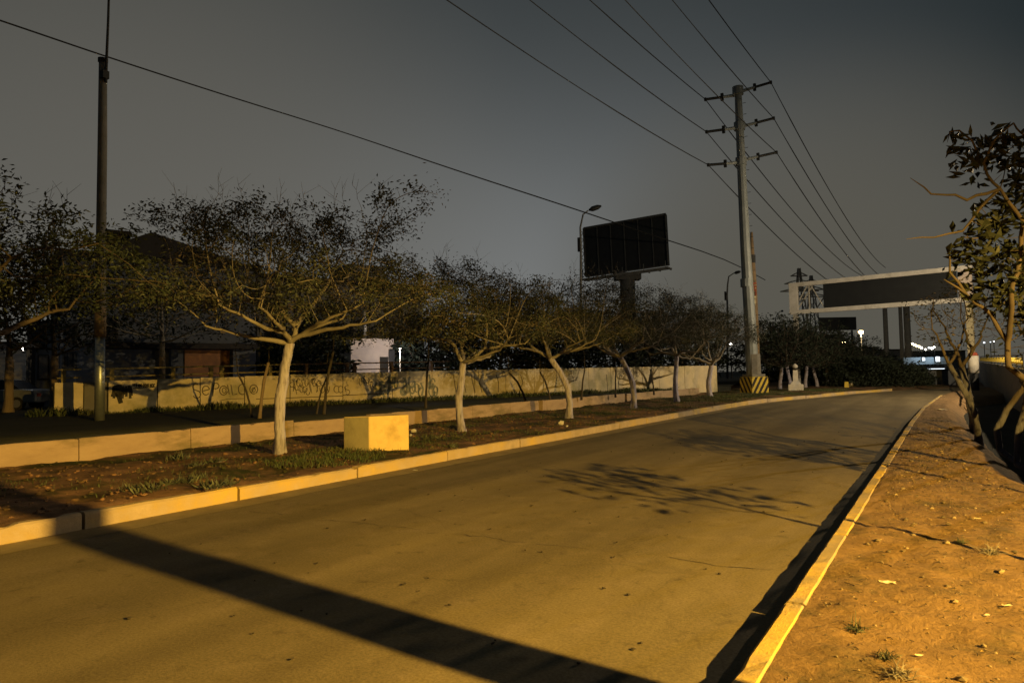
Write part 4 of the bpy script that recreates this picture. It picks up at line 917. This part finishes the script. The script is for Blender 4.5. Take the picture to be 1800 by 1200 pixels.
# thin bare poles by the gantry left foot
for px, h_, lb in ((1357, 565, 'thin dark mast, leftmost left of the gantry leg'), (1383, 562, 'thin dark mast immediately left of the gantry leg')):
    b = at(px, 650, 120); tag(MB().tube([(b[0], b[1], -.3), (b[0], b[1], at(px, h_, 120)[2])], .16, 8).build('mast', M['darkmetal'], smooth=True), lb, 'mast')
# ------------------------------------------------------------------ far lights
def far_lamp(label, px, py, D, mat, r, light=None):
    b = at(px, 650, D); h = at(px, py, D); t = thing('street_lamp', label, 'street lamp', (b[0], b[1], 0), 0, 'lit street lamps far away'); Hh = h[2]
    MB().tube([(0, 0, -.3), (0, 0, Hh-.1)], [.14, .10], 8).build('pole', M['pole_conc'], t, True)
    MB().ico((0, 0, Hh), r, (1.2, 1.2, .8)).build('lamp_glass', M[mat], t, True)
    MB().box((0, 0, Hh+r*.75), (r*1.6, r*1.1, r*.3)).build('lamp_head', M['darkmetal'], t)
    if light:
        ld = bpy.data.lights.new('lamp_light', 'POINT'); ld.energy = light; ld.color = (1, .72, .38); ld.shadow_soft_size = r; lo = bpy.data.objects.new('lamp_light', ld); COL.objects.link(lo); lo.location = (b[0], b[1]-.6, Hh-.5)
far_lamp('lit street lamp on a pale pole above the dark bushes', 1516, 583, 130, 'lamp_o', .42, 900)
far_lamp('lit yellow street lamp just above the dark bushes, lower left of the other', 1487, 601, 120, 'lamp_y', .50, 900)
far_lamp('small distant white lamp between the sixth tree and the transmission pole', 1286, 604, 120, 'lamp_w', .28)
# ------------------------------------------------------------------ buildings
def building(label, a, b_, D0, D1, zb, ztop_px, depth, mat, wins=(), doors=(), roof='roof', cat='house', name='house', roof_h=.3, over=.3, extra=None):
    """front facade from px a (at D0) to px b_ (at D1); openings given as px boxes on that facade"""
    p0 = at(a, 680, D0); p1 = at(b_, 680, D1); v = Vector((p1[0]-p0[0], p1[1]-p0[1], 0)); L = v.length; rz = math.atan2(v.y, v.x); h = at(a, ztop_px, D0)[2]-zb
    t = thing(name, label, cat, (p0[0], p0[1], zb), rz)
    n = np.array([-math.sin(rz), math.cos(rz)])
    def fu(px, py):
        d = at(px, py, 1)-CP; k = ((p0[:2]-CP[:2])@n)/(d[:2]@n); q = CP+d*k; return (q[0]-p0[0])*math.cos(rz)+(q[1]-p0[1])*math.sin(rz), q[2]-zb
    MB().box((L/2, depth/2, h/2), (L, depth, h)).build('wall', M[mat], t)
    MB().box((L/2, depth/2, h+roof_h/2), (L+2*over, depth+2*over, roof_h)).build('roof', M[roof], t)
    for x0, y0, x1, y1 in wins:
        (ua, za), (ub, zb_) = fu(x0, y1), fu(x1, y0); cx, cz, ww, hh = (ua+ub)/2, (za+zb_)/2, ub-ua, zb_-za
        f = MB().box((cx, -.02, cz+hh/2+.04), (ww+.16, .12, .08)).box((cx, -.02, cz-hh/2-.04), (ww+.16, .12, .08)).box((cx-ww/2-.04, -.02, cz), (.08, .12, hh)).box((cx+ww/2+.04, -.02, cz), (.08, .12, hh)).box((cx, -.01, cz), (.06, .07, hh)).build('window', M['darkmetal'], t)
        MB().box((cx, .0, cz), (ww, .02, hh)).build('pane', M['glass'], f)
    for x0, y0, x1, y1, mt in doors:
        (ua, za), (ub, zb_) = fu(x0, y1), fu(x1, y0); za = max(za, .02); cx, cz, ww, hh = (ua+ub)/2, (za+zb_)/2, ub-ua, zb_-za
        m = MB().box((cx, -.02, cz), (ww, .08, hh))
        if ww > 2:
            for k in range(1, 6): m.box((cx, -.065, za+hh*k/6), (ww-.05, .02, .05))
        m.build('door', M[mt], t)
    if extra: extra(t, fu, L, h, depth)
    return t
def ex_main(t, fu, L, h, dp):
    (ua, za) = fu(180, 612); (ub, _) = fu(445, 600)
    MB().box(((ua+ub)/2, -.7, za+.12), (ub-ua, 1.5, .32)).build('canopy', M['roof'], t)
    for x in (303, 410):
        u, z = fu(x, 640); MB().box((u, -.35, za/2), (.35, .6, za)).build('pier', M['house_b'], t)
    m = MB(); g = fu(265, 415)[0]; m.add([(g-3.2, -.3, h+.2), (g+5.5, -.3, h+.2), (g, -.3, h+1.7), (g-3.2, dp, h+.2), (g+5.5, dp, h+.2), (g, dp, h+1.7)], [(0, 1, 2), (5, 4, 3), (0, 2, 5, 3), (1, 4, 5, 2), (0, 3, 4, 1)]); m.build('gable_roof', M['roof'], t)
    g = fu(213, 400)[0]; MB().box((g, 2, h+1.0), (1.3, 1.3, 1.9)).build('chimney', M['roof'], t)
building('dark two storey house with a brown garage door behind the graffiti wall', 105, 450, 36, 42, .6, 448, 9, 'house_b',
         wins=((118, 572, 132, 605), (185, 562, 205, 600), (250, 500, 290, 545), (112, 620, 130, 645), (340, 500, 380, 540)), doors=((324, 616, 403, 662, 'door_b'), (68, 625, 84, 665, 'black')), extra=ex_main)
def ex_b2(t, fu, L, h, dp):
    u, z = fu(650, 470); m = MB(); m.box((u, 2, h+.9), (3.0, 3.0, 1.5)); m.build('roof_room', M['house'], t)
building('grey block of flats behind the nearest whitewashed tree, its flat roof above the crowns', 452, 745, 46, 54, .6, 487, 9, 'house', wins=((475, 540, 500, 575), (520, 540, 545, 572), (560, 535, 590, 570), (620, 535, 650, 570), (680, 535, 705, 568), (560, 610, 580, 640), (460, 610, 478, 645)), extra=ex_b2)
def ex_p(t, fu, L, h, dp):
    u, z = fu(645, 590); MB().tube([(u, .6, h), (u, .6, h+2.1)], .10, 8).build('pipe', M['white'], t, True)
    u, z = fu(688, 628); MB().box((u, -.06, z), (.35, .1, 1.0)).build('wall_lamp', M['darkmetal'], t)
building('small pale pinkish building with a dark door, right of the nearest whitewashed trunk', 617, 691, 40, 41, .6, 605, 4, 'house_p', doors=((668, 627, 682, 660, 'black'),), roof='house_p', roof_h=.35, over=.05, name='shed', cat='building', extra=ex_p)
def ex_w(t, fu, L, h, dp): pass
building('low pale house wall at the left edge with a bright lamp on its corner', -60, 45, 34, 35, .6, 612, 6, 'house', roof='roof', over=.5, extra=ex_w)
p = at(42, 613, 33.6)
t = thing('wall_lamp', 'tiny bright white wall lamp on the corner of the low house at the left edge', 'lamp', p); MB().ico((0, 0, 0), .085).build('lamp_glass', M['lamp_w'], t); MB().box((0, .08, .1), (.2, .3, .05), YAW).build('bracket', M['darkmetal'], t)
ld = bpy.data.lights.new('wall_lamp_light', 'POINT'); ld.energy = 14; ld.shadow_soft_size = .08; ld.color = (.9, .95, 1); lo = bpy.data.objects.new('wall_lamp_light', ld); COL.objects.link(lo); lo.location = at(44, 616, 33.0)
building('dark house wall between the low pale house and the two storey house', 46, 104, 37, 36.5, .6, 575, 6, 'house_b', doors=((67, 623, 86, 668, 'black'),))
# light added to brighten the pale building, with a made-up post lamp beside it
ld = bpy.data.lights.new('building_fill_light', 'POINT'); ld.energy = 160; ld.shadow_soft_size = .15; ld.color = (1, .86, .76); lo = bpy.data.objects.new('building_fill_light', ld); COL.objects.link(lo); lo.location = at(700, 615, 38.6)
p = at(703, 612, 39); t = thing('wall_lamp', 'small post lamp added right of the pale building to brighten it', 'lamp', (p[0], p[1], .6))
MB().tube([(0, 0, 0), (0, 0, p[2]-.75)], .03, 6).build('post', M['white'], t); MB().ico((0, 0, p[2]-.62), .05).build('lamp_glass', M['lamp_w'], t)
# far low buildings at the horizon
fb = [(1445, 1500, 150, 618, 'house_b', 'far dark low building behind the bushes, left of the lit lamp pole'), (1503, 1545, 150, 612, 'house_b', 'far dark low building right of the lit lamp pole'), (1548, 1592, 160, 616, 'house_b', 'far dark low building behind the grey columns'), (1604, 1700, 260, 618, 'house', 'far low building under the row of bright lamps')]
for a, b_, D, yt, mt, lb in fb: building(lb, a, b_, D, D, 0, yt, 12, mt, wins=((a+8, 625, a+14, 632), (a+22, 625, a+28, 632)), cat='building', name='far_building')
rg = random.Random(9)
for i, (px, py, s, mt) in enumerate([(1596, 607, .9, 'lit_win'), (1586, 616, .35, 'lamp_w'), (1604, 604, .42, 'lamp_y'), (1608, 606, .5, 'lamp_y'), (1612, 608, .45, 'lamp_y'), (1616, 609, .45, 'lamp_y'), (1620, 611, .45, 'lamp_w'), (1627, 614, .38, 'lamp_w'), (1633, 611, .45, 'lamp_b'), (1638, 612, .5, 'lamp_w'), (1642, 610, .35, 'lamp_w'), (1730, 602, .4, 'lamp_b'), (1741, 601, .25, 'lamp_b'), (1747, 600, .22, 'lamp_w')]):
    p = at(px, py, 170); t = thing('flood_lamp', ['tall lit strip lamp beside the thick grey column', 'small white lamp left of the thick grey column', 'first yellow flood lamp right of the thick column', 'second yellow flood lamp right of the thick column', 'third yellow flood lamp right of the thick column', 'fourth yellow flood lamp right of the thick column', 'white flood lamp at the end of the yellow ones', 'small white flood lamp above the blue parapet', 'cold white flood lamp left of the brightest white one', 'brightest white flood lamp at the end of the row', 'dim white lamp last in the row', 'cold white lamp seen through the twigs of the right-hand trees', 'tiny cold lamp right of the one seen through the twigs', 'tiniest white lamp at the far right'][i], 'lamp', (p[0], p[1], 0), 0, 'flood lamps on the far horizon')
    m = MB(); 
    if i == 0: m.box((0, 0, p[2]-.4), (.8, .3, 3.6), YAW)
    else: m.ico((0, 0, p[2]), s*.62)
    m.build('lamp_glass', M[mt], t); MB().tube([(0, .3, -.3), (0, .3, p[2])], .09, 6).build('mast', M['darkmetal'], t)
# ------------------------------------------------------------------ crossing parapet and traffic at the end of the road
p0 = at(1588, 641, 92); p1 = at(1668, 641, 92); v = Vector(p1-p0); L = v.xy.length
t = thing('parapet', 'pale blue grey parapet lit by lamps where the road ends', 'parapet', (p0[0], p0[1], 0), math.atan2(v.y, v.x))
M['parapet'] = pm('pale_blue_grey_metal', (.30, .38, .44), (.22, .29, .34), .8, .6)
zz = p0[2]; MB().box((L/2, 0, zz+.5), (L, .3, .95)).build('band', M['parapet'], t)
for k in range(6): MB().box((L*(k+.5)/6, .05, zz/2), (.25, .25, zz)).build('post', M['darkmetal'], t)
for px, s in ((1623, .20), (1648, .32)):
    p = at(px, 631, 91.5); q_ = thing('lamp_box', 'smaller white light on the pale parapet' if s < .25 else 'larger square white light on the pale parapet', 'lamp', p, math.atan2(v.y, v.x)); MB().box((0, 0, 0), (s*1.6, .2, s*2)).build('lamp_glass', M['lamp_b'], q_); MB().box((0, .06, 0), (s*1.8, .15, s*2.2)).build('lamp_case', M['darkmetal'], q_)
    ld = bpy.data.lights.new('parapet_light', 'POINT'); ld.energy = 60; ld.color = (.75, .88, 1); ld.shadow_soft_size = .2; lo = bpy.data.objects.new('parapet_light', ld); COL.objects.link(lo); lo.location = (p[0]+.1, p[1]-1.0, p[2]+.3)
p0 = at(1562, 690, 70); p1 = at(1680, 690, 66); v = Vector(p1-p0)
t = thing('underpass_wall', 'dark concrete wall crossing the end of the road below the lit parapet', 'wall', (p0[0], p0[1], 0), math.atan2(v.y, v.x))
MB().box((v.xy.length/2, .3, .75), (v.xy.length, .5, 1.7)).build('wall_body', M['house_b'], t); MB().box((v.xy.length/2, .25, 1.66), (v.xy.length+.3, .7, .12)).build('coping', M['darkmetal'], t)
def car(name, label, loc, rz, paint, lamps=None, L=4.3, sideglow=None):
    t = thing(name, label, 'car', loc, rz); W_ = 1.72
    prof = [(-L/2, .35), (-L/2, .78), (-L/2+.15, .92), (-1.15, .98), (-.55, 1.42), (.75, 1.45), (1.45, 1.02), (L/2-.1, .95), (L/2, .75), (L/2, .35)]
    low = [(-L/2, .35), (-L/2, .78), (-L/2+.15, .92), (-1.15, .98), (1.45, 1.0), (L/2-.1, .95), (L/2, .75), (L/2, .35)]
    m = MB(); n = len(low); m.add([(x, -W_/2, z) for x, z in low]+[(x, W_/2, z) for x, z in low], [tuple(range(n)), tuple(reversed(range(n, 2*n)))]+[(i, i+n, (i+1) % n+n, (i+1) % n) for i in range(n)]); m.build('body', M[paint], t, bevel=.06)
    cb_ = [(-1.1, .98), (-.5, 1.42), (.75, 1.45), (1.4, 1.0)]; n = 4
    m = MB(); m.add([(x, -W_/2+(.08 if z < 1.1 else .22), z) for x, z in cb_]+[(x, W_/2-(.08 if z < 1.1 else .22), z) for x, z in cb_], [(0, 1, 2, 3), (7, 6, 5, 4), (0, 4, 5, 1), (2, 6, 7, 3)]); m.build('window', M['glass'], t)
    m = MB().box((.12, 0, 1.45), (1.3, W_-.42, .05)); m.build('roof', M[paint], t, bevel=.02)
    for sx in (-L/2+.8, L/2-.85):
        for sy in (-1, 1):
            w0 = MB().tube([(sx, sy*(W_/2-.2), .32), (sx, sy*(W_/2+.01), .32)], .32, 18).build('wheel', M['rubber'], t); MB().tube([(sx, sy*(W_/2), .32), (sx, sy*(W_/2+.02), .32)], .19, 14).build('rim', M['rim'], w0)
    for sy in (-1, 1):
        MB().box((-L/2-.01, sy*.6, .70), (.06, .32, .16)).build('headlight', M['lamp_b'] if lamps else M['glass'], t); MB().box((L/2+.005, sy*.62, .72), (.06, .28, .16)).build('tail_light', M['lamp_red'] if lamps else M['sign_r'], t)
    return t
# van where the road ends, its glowing strip standing in for a light trail
p = at(1634, 658, 84)
t = thing('van', 'dark van where the road ends, its glowing side strip standing in for a light trail', 'van', (p[0], p[1], .1), math.atan2(v.y, v.x))
MB().box((0, 0, .95), (4.8, 1.9, 1.3)).build('body', M['car_d'], t, bevel=.12); MB().box((-.3, 0, 1.75), (3.8, 1.7, .5), 0, .92).build('cab_window', M['glass'], t, bevel=.08)
MB().box((0, -.97, 1.62), (3.6, .06, .07)).build('light_trail', M['lamp_b'], t)
for sx in (-1.5, 1.5): w0 = MB().tube([(sx, -.8, .33), (sx, -.98, .33)], .34, 16).build('wheel', M['rubber'], t); MB().tube([(sx, -.97, .33), (sx, -.995, .33)], .2, 12).build('rim', M['rim'], w0)
MB().box((1.3, -.98, 1.28), (.35, .06, .18)).build('tail_light', M['lamp_red'], t); MB().box((1.9, -.98, 1.28), (.16, .06, .16)).build('tail_light', M['lamp_red'], t)
p = at(-2, 690, 33)
car('parked_car', 'dark parked car cut by the left edge in front of the low pale house', (p[0], p[1], .6), YAW+.1, 'car_s')
# ------------------------------------------------------------------ right side: wall, yellow barrier, poster post
t = thing('retaining_wall', 'dark grey concrete wall beyond the ditch on the right', 'wall', (0, 0, 0))
def rwx(y): return 3.05+.0*y
m = MB(); ya = 10.3
while ya < 96:
    h0 = lerp_table([(0, 1.45), (39, 1.76), (51, 1.94), (97, 2.44)], ya); MB().box((rwx(ya), ya+2.2, h0/2-.7), (.25, 4.36, h0+1.4)).build('wall_panel', M['pole_conc'], t); ya += 4.4
t = thing('barrier', 'yellow slatted barrier on top of the dark grey wall', 'barrier', (0, 0, 0))
m = MB(); m2 = MB()
for k in range(46):
    y = 42+k*1.1; z = lerp_table([(0, 1.45), (39, 1.76), (51, 1.94), (97, 2.44)], y); MB().box((3.1, y, z+.33), (.07, .5, .10), 0, 1, .5).build('slat', M['yellow'], t)
    if k % 3 == 0: MB().box((3.14, y, z+.3), (.07, .07, .62)).build('post', M['darkmetal'], t)
for dz in (.62, .10):
    m = MB(); a = Vector((3.1, 42, 1.8+dz)); b_ = Vector((3.1, 92, 2.4+dz)); m.beam(a, b_, .06); m.build('rail', M['rail_y'], t)
b = at(1714, 700, 52); t = thing('poster_column', 'white poster wrapped column with a reddish top beyond the leaning trees', 'column', (b[0], b[1], -.9))
zq = lambda py: at(1714, py, 52)[2]+.9
MB().tube([(0, 0, 0), (0, 0, zq(655))], .32, 14).build('shaft', M['darkmetal'], t, True); MB().tube([(0, 0, zq(655)), (0, 0, zq(625))], .36, 14).build('poster', M['white'], t, True); MB().tube([(0, 0, zq(625)), (0, 0, zq(619))], [.36, .25], 14).build('cap', M['sign_r'], t, True)
# ------------------------------------------------------------------ ground cover and litter
def blades(name, spots, h, w, mat, label, cat='grass'):
    m = MB()
    for x, y, z, s in spots:
        a = rg.uniform(0, 6.28); hh = h*rg.uniform(.5, 1.2)*s; lx, ly = rg.gauss(0, .45)*hh, rg.gauss(0, .45)*hh; dx, dy = math.cos(a)*w/2*s, math.sin(a)*w/2*s
        n = len(m.v); m.v += [(x-dx, y-dy, z-.01), (x+dx, y+dy, z-.01), (x+lx*.4+dx*.8, y+ly*.4+dy*.8, z+hh*.6), (x+lx*.4-dx*.8, y+ly*.4-dy*.8, z+hh*.6), (x+lx, y+ly, z+hh)]
        m.f += [(n, n+1, n+2, n+3), (n+3, n+2, n+4)]
    return tag(m.build(name, mat), label, cat, kind='stuff')
rg = random.Random(77); sp_ = []
def patch(cx, cy, rx_, ry_, n, s=1.0):
    for _ in range(n):
        a = rg.uniform(0, 6.28); r = math.sqrt(rg.random()); x, y = cx+math.cos(a)*r*rx_, cy+math.sin(a)*r*ry_
        if x < lk(y)-.2 and x > -16.1: sp_.append((x, y, verge_z(x, y), s))
patch(-10.9, 9.9, 1.1, 1.3, 1500, 1.0); patch(-11.6, 11.0, .9, 1.0, 400, .9)
for k in range(120):
    y = 12+(k/120)**1.1*52; patch(-10.2-rg.random()*5.5, y, .5+rg.random(), .5+rg.random(), 60+int(y*2.2), .8)
for k in range(60):
    y = 38+rg.random()*26; patch(lk(y)-.6-rg.random()*5, y, 1.2, 1.2, 160, 1.1)
for k in range(26):
    patch(-10-rg.random()*5.5, 3+rg.random()*9, .5, .5, 28, .7)
blades('grass', sp_, .095, .016, M['grass'], 'short green grass patches on the planting strip')
m = MB()
for k in range(1500):
    y = 4+rg.random()**1.4*40; x = rg.uniform(-16, lk(y)-.3); s_ = rg.uniform(.015, .05); m.ico((x, y, verge_z(x, y)+s_*.2), s_, (1, rg.uniform(.6, 1.4), .6), .4, rg)
tag(m.build('clods', M['soil']), 'crumbled clods of brown soil on the planting strip', 'soil', kind='stuff')
# broad-leaved weeds, individual clumps
G_WD = 'grey green weed clumps on the planting strip'
wm = None
wds = [(235, 862), (262, 868), (300, 850), (330, 845), (352, 838), (376, 858), (400, 852), (344, 818), (380, 812), (310, 805), (760, 772), (790, 780), (700, 748)]
def weed_mesh(seed):
    r_ = random.Random(seed); m = MB()
    for k in range(70):
        a = r_.uniform(0, 6.28); r = r_.uniform(0, .28); x, y = math.cos(a)*r, math.sin(a)*r; h = r_.uniform(.08, .26); v = Vector((r_.gauss(0, .6), r_.gauss(0, .6), .8)).normalized(); w = v.cross(Vector((r_.random()-.5, r_.random()-.5, .2))).normalized()*.014; p = Vector((x, y, 0))
        n = len(m.v); m.v += [tuple(q) for q in (p, p+v*h*.5+w, p+v*h, p+v*h*.5-w)]; m.f.append((n, n+1, n+2, n+3))
    return m
wprot = [weed_mesh(i).build('weed_clump', M['weed']) for i in range(3)]
WL = ['leftmost low weed clump in the soil, close to the kerb', 'weed clump just right of the leftmost one, touching the kerb', 'weed clump in the middle of the weedy patch by the kerb', 'weed clump right of the middle of the weedy patch by the kerb', 'weed clump near the right end of the weedy patch by the kerb', 'weed clump nearest the kerb below the pale scrap', 'rightmost weed clump of the patch left of the nearest trunk',
 'weed clump set back from the kerb behind the weedy patch', 'weed clump set back from the kerb, beside the pale scrap', 'leftmost weed clump of those set back from the kerb', 'weed clump just right of the crumpled cup', 'weed clump between the crumpled cup and the second trunk', 'weed clump behind the yellow block, against the low wall']
for i, (px, py) in enumerate(wds):
    p = onz(px, py, .22)
    o_ = wprot[i] if i < 3 else wprot[i % 3].copy()
    if i >= 3: COL.objects.link(o_)
    o_.location = (p[0], p[1], verge_z(p[0], p[1])); o_.rotation_euler.z = i*1.7; s = rg.uniform(.6, 1.05); o_.scale = (s, s, s*rg.uniform(.7, 1.1))
    tag(o_, WL[i], 'weed', G_WD)
# green fringe along the foot of the boundary wall and behind the retaining wall
sp_ = []
for k in range(6000):
    u = rg.uniform(0, 40); d = abs(rg.gauss(0, .5)); x = WA.x+wd.x*u+wd.y*(d+.05); y = WA.y+wd.y*u-wd.x*(d+.05); 
    if x < -16.6: sp_.append((x, y, .58, 1+.9*mn.noise(Vector((u*.5, 0, 0)))))
blades('grass', sp_, .26, .035, M['grass'], 'dark weeds along the foot of the graffiti wall')
# pebbles and dry debris on the dirt verge and road
m = MB(); r2 = random.Random(12)
for k in range(4200):
    y = 2.6+r2.random()**1.6*26; a, b_ = rk(y)+.26, rxb(y)-.05; x = r2.uniform(a, b_) if b_ > a else a
    if x > 6.5: continue
    s = r2.uniform(.004, .012)*(1+(r2.random() < .07)*1.6); m.ico((x, y, dirt_z(x, y)+s*.3), s, (1, r2.uniform(.6, 1.4), .6), .3, r2)
tag(m.build('pebbles', M['stone']), 'small stones scattered over the sandy dirt verge', 'stones', kind='stuff')
m = MB()
for k in range(3000):
    y = 2.6+r2.random()**1.5*16; a, b_ = rk(y)+.26, rxb(y)-.05; x = r2.uniform(a, b_); z = dirt_z(x, y)+.006; an = r2.uniform(0, 6.28); L = r2.uniform(.015, .05)*(2.2 if r2.random() < .06 else 1); dx, dy = math.cos(an)*L, math.sin(an)*L
    m.tube([(x, y, z), (x+dx*.5+r2.gauss(0, .006), y+dy*.5, z+r2.random()*.012), (x+dx, y+dy, z)], r2.uniform(.0012, .003), 3)
tag(m.build('dry_twigs', M['twig_dark']), 'dry twigs and stalks strewn over the dirt verge', 'twigs', kind='stuff')
m = MB()
for k in range(700):
    y = 2.6+r2.random()**1.4*14; a, b_ = rk(y)+.26, rxb(y)-.05; x = r2.uniform(a, b_); z = dirt_z(x, y)+.008; an = r2.uniform(0, 6.28); L = r2.uniform(.012, .03); c, s = math.cos(an)*L, math.sin(an)*L
    n = len(m.v); m.v += [(x, y, z), (x+c*.5-s*.3, y+s*.5+c*.3, z+.008), (x+c, y+s, z+.002), (x+c*.5+s*.3, y+s*.5-c*.3, z+.006)]; m.f.append((n, n+1, n+2, n+3))
tag(m.build('fallen_leaves', pm('dry_yellow_leaves', (.45, .33, .12), (.30, .19, .08), 5, .8, island=True)), 'dry yellow leaves scattered on the dirt verge', 'leaves', kind='stuff')
m = MB()
for k in range(130):
    y = 3+r2.random()**1.3*22; x = r2.uniform(-7.5, -1.4); s = r2.uniform(.008, .022); m.ico((x, y, s*.3+.008), s, (1, r2.uniform(.6, 1.6), .5), .35, r2)
tag(m.build('road_debris', pm('dark_crumbs', (.05, .04, .028), rough=.95)), 'dark crumbs of dirt scattered on the road', 'debris', kind='stuff')
# dry plants on the dirt
G_DP = 'dry weed tufts on the dirt verge'
for i, (px, py, s, lb) in enumerate(((1503, 1078, .10, 'dry grey weed tuft in the middle of the near dirt verge'), (1745, 955, .12, 'dry weed tuft at the end of the thin cable shadow'), (1560, 1130, .07, 'small dry weed tuft low in the near dirt verge'), (1585, 1160, .10, 'spiky dry weed at the bottom edge of the dirt verge'), (1690, 935, .07, 'small dry weed left of the tuft by the thin shadow'))):
    p = onz(px, py, .25); m = MB()
    for k in range(46):
        v = Vector((r2.gauss(0, 1), r2.gauss(0, 1), abs(r2.gauss(0, .6))+.1)).normalized()*s*r2.uniform(.5, 1.2); q0 = Vector((r2.gauss(0, s*.3), r2.gauss(0, s*.3), 0)); m.tube([q0, q0+v*.5+Vector((0, 0, s*.15)), q0+v], [.003, .0022, .001], 3)
    o_ = m.build('dry_weed', M['twig'] if i % 2 else M['weed']); o_.location = (p[0], p[1], dirt_z(p[0], p[1])); tag(o_, lb, 'dry weed', G_DP)
# single pieces of litter
G_L = 'pale scraps of litter'
lit = [(1560, 1000, .12, .25, 'longest pale paper scrap on the dirt verge'), (1770, 1040, .06, .25, 'pale scrap near the right edge of the dirt verge'), (1733, 1053, .06, .25, 'pale yellowish scrap left of the right edge of the dirt verge'), (1718, 897, .07, .25, 'pale flat stick in the middle of the dirt verge'), (1615, 1125, .045, .25, 'round pale pebble like scrap low on the dirt verge'), (985, 746, .22, .22, 'green and white crumpled bag under the third whitewashed tree'), (997, 749, .10, .22, 'white scrap right of the green and white bag'), (728, 758, .16, .24, 'white crumpled cup right of the yellow block'), (722, 763, .10, .24, 'small white scrap left of the crumpled cup'), (730, 828, .10, .0, 'white scrap lying in the gutter in front of the yellow block'), (387, 814, .12, .24, 'pale scrap among the weeds left of the nearest trunk'), (283, 816, .07, .24, 'tiny white scrap in the bare soil far left'), (1180, 720, .16, .22, 'left white scrap on the grass before the sixth tree'), (1212, 721, .16, .22, 'right white scrap on the grass before the sixth tree'), (1375, 692, .5, .2, 'white scrap on the grass left of the monument'), (1427, 686, .4, .2, 'white scrap on the grass right of the monument'), (1456, 686, .3, .2, 'small pale scrap on the grass furthest along the kerb'), (1655, 716, .5, .25, 'orange pale board lying on the far end of the dirt verge')]
for i, (px, py, s, z, lb) in enumerate(lit):
    p = onz(px, py, z); zz = dirt_z(p[0], p[1]) if p[0] > -1.1 else (0.012 if z == 0 else verge_z(p[0], p[1]))
    m = MB(); n = 5
    vs = [(s*(a/n-.5)*(1 if s < .2 else .9), s*.5*(b__/3-.5), s*.12*r2.random()+.006) for a in range(n+1) for b__ in range(4)]
    vs = [(x+r2.gauss(0, s*.04), y+r2.gauss(0, s*.04), z_) for x, y, z_ in vs]
    m.add(vs, [(a*4+b__, a*4+b__+1, (a+1)*4+b__+1, (a+1)*4+b__) for a in range(n) for b__ in range(3)])
    if i in (5, 6, 7, 8): m.ico((0, 0, s*.35), s*.5, (1, .8, .8), .35, r2)
    o_ = m.build('litter', M['white'] if i >= 5 and i < 17 else M['litter']); o_.location = (p[0], p[1], zz+.004); o_.rotation_euler.z = r2.uniform(-.6, .6)+YAW; tag(o_, lb, 'litter', G_L)
